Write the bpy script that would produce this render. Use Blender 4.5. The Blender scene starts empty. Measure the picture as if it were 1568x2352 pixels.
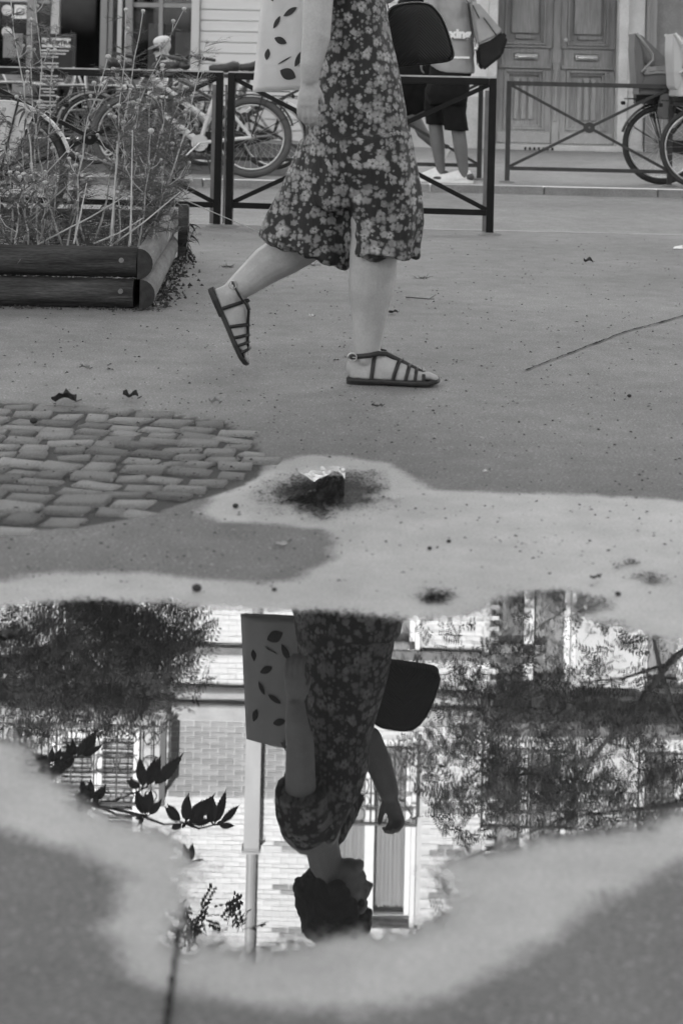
import bpy, bmesh, math, random
import numpy as np
from mathutils import Vector, Matrix, noise
random.seed(7); rng = np.random.default_rng(7)
scene = bpy.context.scene
COL = scene.collection
PI = math.pi

# ------------------------------------------------------------------ camera, light, exposure
EYE = 0.88                                  # camera height above the pavement (m)
FOC = 3760.0                                # focal length in units of a 1568 x 2352 frame
RHO = math.radians(1.3)                     # the photographer held the camera slightly rolled
CX, CY = 784.0, 215.0
cr, sr = math.cos(RHO), math.sin(RHO)
cam_d = bpy.data.cameras.new('camera'); cam = bpy.data.objects.new('camera', cam_d); COL.objects.link(cam)
cam_d.sensor_fit = 'VERTICAL'; cam_d.sensor_height = 36.0; cam_d.sensor_width = 24.0
cam_d.lens = FOC / 2352 * 36
cam_d.shift_y = -(1176 - CY) / 2352
cam_d.clip_start = 0.05; cam_d.clip_end = 3000
cam.matrix_world = Matrix(((cr, -sr, 0, 0), (0, 0, -1, 0), (sr, cr, 0, EYE), (0, 0, 0, 1)))
cam_d.dof.use_dof = True; cam_d.dof.focus_distance = 6.5; cam_d.dof.aperture_fstop = 5.3
scene.camera = cam

SUN_EL, SUN_AZ = math.radians(18), math.radians(194)     # azimuth clockwise from +Y: behind the camera, a little left
world = bpy.data.worlds.new('World'); scene.world = world; world.use_nodes = True
wn = world.node_tree.nodes; wl = world.node_tree.links
bg = wn['Background']; bg.inputs['Strength'].default_value = 0.10
sky = wn.new('ShaderNodeTexSky'); sky.sky_type = 'NISHITA'; sky.sun_disc = False
sky.sun_elevation = SUN_EL; sky.sun_rotation = SUN_AZ
bw = wn.new('ShaderNodeRGBToBW')            # black and white photograph: the sky has no hue
wl.new(sky.outputs[0], bw.inputs[0]); wl.new(bw.outputs[0], bg.inputs['Color'])
sun_d = bpy.data.lights.new('sun', 'SUN'); sun_d.energy = 5.0; sun_d.angle = math.radians(0.5); sun_d.color = (1, 1, 1)
sun = bpy.data.objects.new('sun', sun_d); COL.objects.link(sun)
to_sun = Vector((math.sin(SUN_AZ) * math.cos(SUN_EL), math.cos(SUN_AZ) * math.cos(SUN_EL), math.sin(SUN_EL)))
sun.rotation_euler = to_sun.to_track_quat('Z', 'Y').to_euler(); sun.location = (0, -5, 30)
vs = scene.view_settings
scene.display_settings.display_device = 'sRGB'
vs.view_transform = 'Standard'; vs.look = 'None'; vs.gamma = 1; vs.use_curve_mapping = False
vs.exposure = 2.2
scene.cycles.max_bounces = 8; scene.cycles.use_denoising = True

# ------------------------------------------------------------------ photo measurements -> places in the street
def at(x, y, d):
    """point seen at (x, y) of the 1568 x 2352 frame, d metres in front of the camera"""
    u, v = x - CX, y - CY
    return Vector(((u * cr + v * sr) * d / FOC, d, EYE + (u * sr - v * cr) * d / FOC))
def mir(x, y, d):
    """same for a thing known from its reflection in the puddle"""
    p = at(x, y, d); return Vector((p.x, p.y, -p.z))
def gnd(x, y, z=0.0):
    """point of the pavement seen at (x, y)"""
    u, v = x - CX, y - CY
    d = (EYE - z) * FOC / (v * cr - u * sr)
    return Vector(((u * cr + v * sr) * d / FOC, d, z))

# ------------------------------------------------------------------ materials
def N(nt, t, **kw):
    n = nt.nodes.new(t)
    for k, v in kw.items(): setattr(n, k, v)
    return n
def g3(v): return (v, v, v, 1)
def new_mat(name):
    m = bpy.data.materials.new(name); m.use_nodes = True
    return m, m.node_tree, m.node_tree.nodes['Principled BSDF']
def math_n(nt, op, a, b=None, c=None, clamp=False):
    n = N(nt, 'ShaderNodeMath', operation=op); n.use_clamp = clamp
    for i, s in enumerate((a, b, c)):
        if s is None: continue
        if isinstance(s, (int, float)): n.inputs[i].default_value = s
        else: nt.links.new(s, n.inputs[i])
    return n.outputs[0]
def noise_n(nt, vec, scale, detail=4, rough=0.55):
    n = N(nt, 'ShaderNodeTexNoise'); n.inputs['Scale'].default_value = scale
    n.inputs['Detail'].default_value = detail; n.inputs['Roughness'].default_value = rough
    if vec is not None: nt.links.new(vec, n.inputs['Vector'])
    return n.outputs[0]
def coords(nt, kind='Object', scale=None):
    t = N(nt, 'ShaderNodeTexCoord').outputs[kind]
    if scale:
        mp = N(nt, 'ShaderNodeMapping'); mp.inputs['Scale'].default_value = scale
        nt.links.new(t, mp.inputs[0]); return mp.outputs[0]
    return t
def remap(nt, val, a, b, lo, hi):
    n = N(nt, 'ShaderNodeMapRange', clamp=True)
    n.inputs[1].default_value, n.inputs[2].default_value, n.inputs[3].default_value, n.inputs[4].default_value = a, b, lo, hi
    nt.links.new(val, n.inputs[0]); return n.outputs[0]
def bump(nt, bs, h, strength, dist=0.01):
    b = N(nt, 'ShaderNodeBump'); b.inputs['Strength'].default_value = strength; b.inputs['Distance'].default_value = dist
    nt.links.new(h, b.inputs['Height']); nt.links.new(b.outputs[0], bs.inputs['Normal'])
def mat(name, c, rough=0.6, var=0.15, scale=8, bmp=0.0, bscale=60, metal=0.0, stretch=None, fine=0.0, per_obj=0.0, dist=0.01):
    """grey material with uneven tone, fine grain and relief"""
    m, nt, bs = new_mat(name)
    co = coords(nt, 'Object', stretch)
    f = noise_n(nt, co, scale, 5)
    v = remap(nt, f, 0.25, 0.75, c * (1 - var), c * (1 + var))
    if fine:
        f2 = noise_n(nt, co, scale * 14, 2)
        v = math_n(nt, 'MULTIPLY', v, remap(nt, f2, 0.25, 0.75, 1 - fine, 1 + fine))
    if per_obj:
        oi = N(nt, 'ShaderNodeObjectInfo')
        v = math_n(nt, 'MULTIPLY', v, remap(nt, oi.outputs['Random'], 0, 1, 1 - per_obj, 1 + per_obj))
    nt.links.new(v, bs.inputs['Base Color'])
    bs.inputs['Roughness'].default_value = rough; bs.inputs['Metallic'].default_value = metal
    if rough >= 0.65 and not metal: bs.inputs['Specular IOR Level'].default_value = 0.15
    if bmp: bump(nt, bs, noise_n(nt, co, bscale, 5, 0.65), bmp, dist)
    return m

M = {}
M['paint_black'] = mat('black_paint', 0.009, 0.4, 0.3, 12, 0.15, 90, fine=0.2)
M['paint_black'].node_tree.nodes['Principled BSDF'].inputs['Specular IOR Level'].default_value = 0.25
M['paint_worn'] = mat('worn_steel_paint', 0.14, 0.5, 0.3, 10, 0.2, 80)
M['paint_far'] = mat('weathered_paint', 0.035, 0.5, 0.3, 10)
M['steel'] = mat('bright_steel', 0.62, 0.28, 0.1, 20, metal=1.0)
M['alu'] = mat('brushed_alloy', 0.5, 0.4, 0.1, 20, metal=0.8)
M['rubber'] = mat('tyre_rubber', 0.045, 0.7, 0.3, 20, 0.2, 120)
M['rubber_grey'] = mat('grey_tyre_rubber', 0.09, 0.7, 0.2, 12, 0.2, 120)
M['frame_light'] = mat('cream_frame_paint', 0.5, 0.35, 0.1, 8)
M['frame_mid'] = mat('grey_frame_paint', 0.2, 0.35, 0.1, 8)
M['black_plastic'] = mat('black_plastic', 0.02, 0.45, 0.2, 10)
M['saddle'] = mat('saddle_vinyl', 0.035, 0.5, 0.2, 30, 0.2, 200)
M['panel_light'] = mat('white_panel_plastic', 0.55, 0.4, 0.1, 5, fine=0.08)
M['seat_grey'] = mat('grey_child_seat_plastic', 0.13, 0.42, 0.08, 6)
M['seat_rim'] = mat('child_seat_trim', 0.24, 0.45, 0.08, 6)
M['seat_pale'] = mat('pale_child_seat_plastic', 0.45, 0.4, 0.08, 6)
M['skin'] = mat('skin', 0.39, 0.5, 0.2, 11, 0.35, 120, fine=0.08, dist=0.004)
M['skin_dark'] = mat('tanned_skin', 0.12, 0.5, 0.12, 14, 0.1, 140)
M['hair'] = mat('dark_hair', 0.014, 0.5, 0.5, 40, 0.8, 160)
M['leather'] = mat('sandal_leather', 0.012, 0.38, 0.3, 40, 0.25, 200)
M['sole'] = mat('sandal_sole', 0.02, 0.55, 0.3, 40)
M['cotton_white'] = mat('off_white_cotton', 0.68, 0.8, 0.08, 9, 0.25, 40)
M['print_dark'] = mat('dark_leaf_print', 0.06, 0.8, 0.2, 30)
M['shirt_grey'] = mat('grey_jersey', 0.30, 0.85, 0.12, 9, 0.4, 14, dist=0.02)
M['shirt_light'] = mat('light_jacket_cloth', 0.55, 0.85, 0.1, 9, 0.4, 14, dist=0.02)
M['shorts_black'] = mat('black_shorts_cloth', 0.010, 0.9, 0.3, 9, 0.4, 14, dist=0.02)
M['bag_light'] = mat('light_bag_canvas', 0.33, 0.8, 0.15, 9, 0.3, 30)
M['bag_dark'] = mat('dark_bag_canvas', 0.02, 0.7, 0.2, 9, 0.3, 30)
M['shoe_white'] = mat('white_shoe_mesh', 0.7, 0.6, 0.1, 30)
M['shoe_dark'] = mat('dark_shoe_patch', 0.06, 0.6, 0.1, 30)
M['white_print'] = mat('white_print', 0.75, 0.7, 0.05, 30)
M['log'] = mat('treated_log_wood', 0.060, 0.75, 0.85, 7, 0.9, 30, stretch=(0.35, 3, 3), fine=0.35, per_obj=0.25)
M['log_pale'] = mat('weathered_log_wood', 0.17, 0.8, 0.35, 6, 0.5, 60, stretch=(3, 0.7, 3), fine=0.35, per_obj=0.15)
M['log_end'] = mat('log_end_grain', 0.045, 0.85, 0.4, 30, 0.3, 80)
M['soil'] = mat('dry_soil', 0.06, 0.95, 0.5, 12, 1.0, 60, fine=0.4)
M['stem'] = mat('dry_pale_stem', 0.48, 0.8, 0.3, 20)
M['weed_leaf'] = mat('weed_foliage', 0.16, 0.75, 0.4, 9, per_obj=0.3)
M['weed_dark'] = mat('dark_weed_foliage', 0.07, 0.75, 0.4, 9, per_obj=0.3)
M['flower'] = mat('pale_flower_head', 0.5, 0.8, 0.25, 60)
M['litter'] = mat('dead_leaf', 0.05, 0.85, 0.5, 25, fine=0.3)
M['litter_pale'] = mat('pale_dead_leaf', 0.3, 0.85, 0.5, 25, fine=0.3)
def leafy(name, c, var, scale, tr):
    m = mat(name, c, 0.55, var, scale); nt = m.node_tree; bs = nt.nodes['Principled BSDF']
    t = N(nt, 'ShaderNodeBsdfTranslucent'); nt.links.new(bs.inputs['Base Color'].links[0].from_socket, t.inputs[0])
    mx = N(nt, 'ShaderNodeMixShader'); mx.inputs[0].default_value = tr
    nt.links.new(bs.outputs[0], mx.inputs[1]); nt.links.new(t.outputs[0], mx.inputs[2]); nt.links.new(mx.outputs[0], nt.nodes['Material Output'].inputs[0]); return m
M['tree_leaf'] = leafy('tree_foliage', 0.085, 0.45, 3, 0.4)
M['leaf_dark'] = mat('broad_leaf', 0.045, 0.55, 0.3, 6)
M['bark'] = mat('tree_bark', 0.07, 0.9, 0.4, 8, 0.8, 40, stretch=(3, 3, 0.6))
M['stone_pale'] = mat('pale_facade_render', 0.64, 0.8, 0.12, 2.2, 0.3, 40, fine=0.06)
M['stone_mid'] = mat('limestone_surround', 0.48, 0.8, 0.2, 3, 0.35, 40, fine=0.1)
M['stone_grey'] = mat('grey_plinth_stone', 0.22, 0.85, 0.25, 3, 0.35, 40, fine=0.12)
M['siding'] = mat('painted_cladding', 0.62, 0.55, 0.05, 3, stretch=(0.3, 1, 8))
M['siding_trim'] = mat('painted_trim', 0.52, 0.5, 0.05, 6)
M['brick_white'] = mat('whitewashed_brick', 0.80, 0.7, 0.1, 18, 0.3, 60, per_obj=0.08)
M['brick_grey'] = mat('grey_brick', 0.36, 0.8, 0.2, 18, 0.3, 60, per_obj=0.14)
M['mortar'] = mat('lime_mortar', 0.66, 0.9, 0.1, 10)
M['mortar_dark'] = mat('grey_mortar', 0.5, 0.9, 0.1, 10)
M['window_white'] = mat('white_window_paint', 0.8, 0.4, 0.04, 10)
M['curtain'] = mat('net_curtain', 0.55, 0.9, 0.25, 14, stretch=(1, 1, 0.05))
M['iron'] = mat('wrought_iron', 0.03, 0.5, 0.3, 14)
M['zinc'] = mat('zinc_pipe', 0.36, 0.45, 0.15, 6, stretch=(1, 1, 0.3))
M['interior'] = mat('dim_interior', 0.012, 0.9, 0.4, 3)
M['cafe_frame'] = mat('cafe_woodwork', 0.24, 0.55, 0.12, 5, stretch=(2, 2, 0.3))
M['cafe_pale'] = mat('cafe_pale_woodwork', 0.5, 0.55, 0.1, 5, stretch=(2, 2, 0.3))
M['rattan'] = mat('rattan_weave', 0.09, 0.7, 0.5, 50, 0.4, 90)
M['rattan_pale'] = mat('pale_rattan_piping', 0.62, 0.6, 0.1, 30)
M['cane'] = mat('cane_legs', 0.2, 0.6, 0.2, 20)
M['board'] = mat('menu_board_slate', 0.012, 0.6, 0.3, 20)
M['poster'] = mat('poster_paper', 0.55, 0.6, 0.25, 14)
M['highlight_paint'] = mat('painted_sky_highlight', 0.40, 0.5, 0.25, 12)  # pale colour for the painted sky highlight on the near rails
M['near_kerb'] = mat('pale_kerb_edge', 0.30, 0.8, 0.25, 7, 0.3, 80, fine=0.2)
M['kerb'] = mat('granite_kerb', 0.21, 0.8, 0.25, 7, 0.3, 80, fine=0.2, per_obj=0.12)
M['crack'] = mat('open_crack', 0.02, 0.95, 0.3, 30)
M['twig'] = mat('dry_twig', 0.09, 0.85, 0.3, 30)
M['bag_pull'] = mat('brushed_metal_pull', 0.4, 0.35, 0.1, 20, metal=1.0)

def wood_door():
    m, nt, bs = new_mat('varnished_oak')
    co = coords(nt, 'Object', (26, 26, 1.6))
    f = noise_n(nt, co, 3.0, 6, 0.6)
    big = noise_n(nt, coords(nt, 'Object'), 1.6, 2)
    v = math_n(nt, 'MULTIPLY', remap(nt, f, 0.3, 0.7, 0.15, 0.28), remap(nt, big, 0.3, 0.7, 0.75, 1.25))
    sz = N(nt, 'ShaderNodeSeparateXYZ'); nt.links.new(coords(nt, 'Object'), sz.inputs[0])
    v = math_n(nt, 'MULTIPLY', v, remap(nt, math_n(nt, 'ADD', sz.outputs[2], math_n(nt, 'MULTIPLY', big, 0.5)), 0.6, 1.8, 1.55, 0.8))   # sky sheen painted into the oak: lighter lower down, darker above
    nt.links.new(v, bs.inputs['Base Color']); bs.inputs['Roughness'].default_value = 0.38
    bump(nt, bs, f, 0.15, 0.004); return m
M['oak'] = wood_door()

def glass_mat():
    m, nt, bs = new_mat('window_glass')
    bs.inputs['Base Color'].default_value = g3(0.02); bs.inputs['Roughness'].default_value = 0.03
    bs.inputs['IOR'].default_value = 1.5
    tr = N(nt, 'ShaderNodeBsdfTransparent'); tr.inputs[0].default_value = g3(0.85)
    gl = N(nt, 'ShaderNodeBsdfGlossy'); gl.inputs['Roughness'].default_value = 0.02
    fr = N(nt, 'ShaderNodeFresnel'); fr.inputs[0].default_value = 1.5
    mx = N(nt, 'ShaderNodeMixShader'); nt.links.new(fr.outputs[0], mx.inputs[0])
    nt.links.new(tr.outputs[0], mx.inputs[1]); nt.links.new(gl.outputs[0], mx.inputs[2])
    nt.links.new(mx.outputs[0], nt.nodes['Material Output'].inputs[0]); return m
M['glass'] = glass_mat()

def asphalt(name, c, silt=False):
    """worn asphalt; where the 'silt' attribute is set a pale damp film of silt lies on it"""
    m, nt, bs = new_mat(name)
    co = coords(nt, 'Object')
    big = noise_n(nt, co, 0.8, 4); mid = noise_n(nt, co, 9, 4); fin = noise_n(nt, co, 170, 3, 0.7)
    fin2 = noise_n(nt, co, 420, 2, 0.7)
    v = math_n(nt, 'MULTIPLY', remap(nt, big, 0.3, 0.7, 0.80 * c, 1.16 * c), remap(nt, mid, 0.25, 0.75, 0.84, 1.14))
    v = math_n(nt, 'MULTIPLY', v, remap(nt, fin, 0.3, 0.7, 0.55, 1.45))
    vor = N(nt, 'ShaderNodeTexVoronoi'); vor.inputs['Scale'].default_value = 190; nt.links.new(co, vor.inputs['Vector'])
    pale = remap(nt, vor.outputs['Color'], 0.80, 0.86, 1.0, 1.5)
    v = math_n(nt, 'MULTIPLY', v, pale)
    rough = 0.88
    if silt:
        a = N(nt, 'ShaderNodeAttribute', attribute_name='silt').outputs['Fac']
        b = N(nt, 'ShaderNodeAttribute', attribute_name='bed').outputs['Fac']
        v = math_n(nt, 'MULTIPLY', v, remap(nt, math_n(nt, 'ADD', a, math_n(nt, 'MULTIPLY', math_n(nt, 'SUBTRACT', big, 0.5), 0.5)), -0.55, -0.02, 1.0, 0.72))   # damp asphalt round the puddle
        n1 = noise_n(nt, co, 14, 5, 0.6); n2 = noise_n(nt, co, 150, 3, 0.7)
        k = math_n(nt, 'ADD', a, math_n(nt, 'MULTIPLY', math_n(nt, 'SUBTRACT', n1, 0.5), 0.07))
        k = math_n(nt, 'ADD', k, math_n(nt, 'MULTIPLY', math_n(nt, 'SUBTRACT', n2, 0.5), 0.055))
        k = remap(nt, k, -0.012, 0.022, 0, 1)
        tone = math_n(nt, 'MULTIPLY', remap(nt, noise_n(nt, co, 5, 6, 0.65), 0.3, 0.7, 0.30, 0.45), remap(nt, fin, 0.3, 0.7, 0.78, 1.22))
        # a darker damp line where the film ends
        mx = N(nt, 'ShaderNodeMix', data_type='FLOAT'); nt.links.new(k, mx.inputs[0]); nt.links.new(v, mx.inputs[2]); nt.links.new(tone, mx.inputs[3])
        mx2 = N(nt, 'ShaderNodeMix', data_type='FLOAT'); nt.links.new(b, mx2.inputs[0]); nt.links.new(mx.outputs[0], mx2.inputs[2])
        nt.links.new(remap(nt, fin, 0.3, 0.7, 0.015, 0.06), mx2.inputs[3])
        v = mx2.outputs[0]
        nt.links.new(remap(nt, k, 0, 1, 0.88, 0.55), bs.inputs['Roughness'])
    else:
        bs.inputs['Roughness'].default_value = rough
    nt.links.new(v, bs.inputs['Base Color'])
    h = math_n(nt, 'ADD', math_n(nt, 'MULTIPLY', fin, 0.6), math_n(nt, 'MULTIPLY', fin2, 0.4))
    bump(nt, bs, h, 0.5, 0.004)
    return m
M['asphalt'] = asphalt('pavement_asphalt', 0.205, True)
M['road'] = asphalt('road_asphalt', 0.25)
M['terrace_shade'] = asphalt('painted_shade_asphalt', 0.075)  # far pavement asphalt with the shade put into its colour
M['far_asphalt'] = asphalt('far_pavement_asphalt', 0.25)
M['cobble'] = mat('granite_sett', 0.50, 0.8, 0.55, 30, 1.0, 90, fine=0.55, per_obj=0.32, dist=0.012)

def water():
    m, nt, bs = new_mat('still_water')
    co = coords(nt, 'Object')
    a = N(nt, 'ShaderNodeAttribute', attribute_name='depth').outputs['Fac']
    n1 = noise_n(nt, co, 16, 4, 0.6); n2 = noise_n(nt, co, 170, 2, 0.7); n3 = noise_n(nt, co, 70, 3, 0.6)
    k = math_n(nt, 'ADD', a, math_n(nt, 'MULTIPLY', math_n(nt, 'SUBTRACT', n1, 0.5), 0.06))
    k = math_n(nt, 'ADD', k, math_n(nt, 'MULTIPLY', math_n(nt, 'SUBTRACT', n2, 0.5), 0.13))
    k = math_n(nt, 'ADD', k, math_n(nt, 'MULTIPLY', math_n(nt, 'SUBTRACT', n3, 0.5), 0.03))
    k = remap(nt, k, -0.006, 0.016, 0, 1)
    bs.inputs['Base Color'].default_value = g3(0.016); bs.inputs['Roughness'].default_value = 0.5
    bs.inputs['Specular IOR Level'].default_value = 0.0
    gl = N(nt, 'ShaderNodeBsdfGlossy'); gl.inputs['Roughness'].default_value = 0.0; gl.inputs['Color'].default_value = g3(1)
    bu = N(nt, 'ShaderNodeBump'); bu.inputs['Strength'].default_value = 1.0; bu.inputs['Distance'].default_value = 0.00002
    rip = N(nt, 'ShaderNodeMapping'); rip.inputs['Scale'].default_value = (7, 26, 1); nt.links.new(co, rip.inputs[0])
    r1 = noise_n(nt, rip.outputs[0], 1.0, 3, 0.6)
    nt.links.new(r1, bu.inputs['Height']); nt.links.new(bu.outputs[0], gl.inputs['Normal'])
    fr = N(nt, 'ShaderNodeFresnel'); fr.inputs[0].default_value = 1.45
    fac = math_n(nt, 'ADD', math_n(nt, 'MULTIPLY', fr.outputs[0], 0.30), 0.105, clamp=True)
    w = N(nt, 'ShaderNodeMixShader'); nt.links.new(fac, w.inputs[0]); nt.links.new(bs.outputs[0], w.inputs[1]); nt.links.new(gl.outputs[0], w.inputs[2])
    tr = N(nt, 'ShaderNodeBsdfTransparent')
    o = N(nt, 'ShaderNodeMixShader'); nt.links.new(k, o.inputs[0]); nt.links.new(tr.outputs[0], o.inputs[1]); nt.links.new(w.outputs[0], o.inputs[2])
    nt.links.new(o.outputs[0], nt.nodes['Material Output'].inputs[0]); return m
M['water'] = water()

def floral():
    m, nt, bs = new_mat('floral_cloth')
    uv0 = N(nt, 'ShaderNodeUVMap', uv_map='UVMap').outputs[0]
    wob = N(nt, 'ShaderNodeTexNoise'); wob.inputs['Scale'].default_value = 70; wob.inputs['Detail'].default_value = 3; nt.links.new(uv0, wob.inputs['Vector'])
    wc_ = N(nt, 'ShaderNodeVectorMath', operation='SUBTRACT'); nt.links.new(wob.outputs['Color'], wc_.inputs[0]); wc_.inputs[1].default_value = (.5, .5, .5)
    ws = N(nt, 'ShaderNodeVectorMath', operation='SCALE'); nt.links.new(wc_.outputs[0], ws.inputs[0]); ws.inputs['Scale'].default_value = 0.012
    ad = N(nt, 'ShaderNodeVectorMath', operation='ADD'); nt.links.new(uv0, ad.inputs[0]); nt.links.new(ws.outputs[0], ad.inputs[1]); uv = ad.outputs[0]
    def layer(cell, r0, keep, dot):
        sc = N(nt, 'ShaderNodeVectorMath', operation='SCALE'); nt.links.new(uv, sc.inputs[0]); sc.inputs['Scale'].default_value = 1.0 / cell
        vo = N(nt, 'ShaderNodeTexVoronoi', voronoi_dimensions='2D'); vo.inputs['Scale'].default_value = 1.0; vo.inputs['Randomness'].default_value = 0.85
        nt.links.new(sc.outputs[0], vo.inputs['Vector'])
        df = N(nt, 'ShaderNodeVectorMath', operation='SUBTRACT'); nt.links.new(sc.outputs[0], df.inputs[0]); nt.links.new(vo.outputs['Position'], df.inputs[1])
        sp = N(nt, 'ShaderNodeSeparateXYZ'); nt.links.new(df.outputs[0], sp.inputs[0])
        th = math_n(nt, 'ARCTAN2', sp.outputs[1], sp.outputs[0])
        cs = N(nt, 'ShaderNodeSeparateColor'); nt.links.new(vo.outputs['Color'], cs.inputs[0])
        ph = math_n(nt, 'MULTIPLY', cs.outputs[1], 6.28)
        pet = math_n(nt, 'COSINE', math_n(nt, 'ADD', math_n(nt, 'MULTIPLY', th, 5.0), ph))
        size = math_n(nt, 'MULTIPLY', remap(nt, cs.outputs[2], 0, 1, 0.5, 1.2), r0)
        R = math_n(nt, 'MULTIPLY', size, math_n(nt, 'ADD', math_n(nt, 'MULTIPLY', pet, 0.11), 0.85))
        r = vo.outputs['Distance']
        mk = remap(nt, math_n(nt, 'SUBTRACT', R, r), -0.11, 0.15, 0, 1)
        mk = math_n(nt, 'MULTIPLY', mk, math_n(nt, 'LESS_THAN', cs.outputs[0], keep))
        mk = math_n(nt, 'MULTIPLY', mk, remap(nt, cs.outputs[1], 0, 1, 0.45, 1.0))
        if dot:
            mk = math_n(nt, 'MULTIPLY', mk, remap(nt, r, dot * 0.8, dot * 1.3, 0.25, 1))
            mk = math_n(nt, 'MULTIPLY', mk, remap(nt, pet, -1, -0.5, 0.75, 1))
        return mk
    a = layer(0.036, 0.52, 0.56, 0.09); b = layer(0.014, 0.46, 0.40, 0); c = layer(0.025, 0.52, 0.42, 0.0)
    k = math_n(nt, 'MAXIMUM', a, math_n(nt, 'MAXIMUM', math_n(nt, 'MULTIPLY', b, 0.75), math_n(nt, 'MULTIPLY', c, 0.85)))
    f = noise_n(nt, coords(nt, 'Object'), 30, 3)
    tone = remap(nt, f, 0.3, 0.7, 0.27, 0.46)
    mx = N(nt, 'ShaderNodeMix', data_type='FLOAT'); nt.links.new(k, mx.inputs[0]); mx.inputs[2].default_value = 0.016; nt.links.new(tone, mx.inputs[3])
    nt.links.new(mx.outputs[0], bs.inputs['Base Color']); bs.inputs['Roughness'].default_value = 0.75
    bump(nt, bs, noise_n(nt, coords(nt, 'Object', (14, 14, 3)), 1.6, 4), 0.5, 0.03)
    return m
M['floral'] = floral()

def quilt():
    m, nt, bs = new_mat('quilted_black_nylon')
    sp = N(nt, 'ShaderNodeSeparateXYZ'); nt.links.new(coords(nt, 'Object'), sp.inputs[0])
    ax = math_n(nt, 'ABSOLUTE', sp.outputs[0])
    t = math_n(nt, 'MULTIPLY', math_n(nt, 'ADD', sp.outputs[2], math_n(nt, 'MULTIPLY', ax, 1.0)), 300)
    h = math_n(nt, 'ABSOLUTE', math_n(nt, 'SINE', t))
    bs.inputs['Base Color'].default_value = g3(0.014); bs.inputs['Roughness'].default_value = 0.5
    bump(nt, bs, h, 0.6, 0.004); return m
M['quilt'] = quilt()

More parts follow.
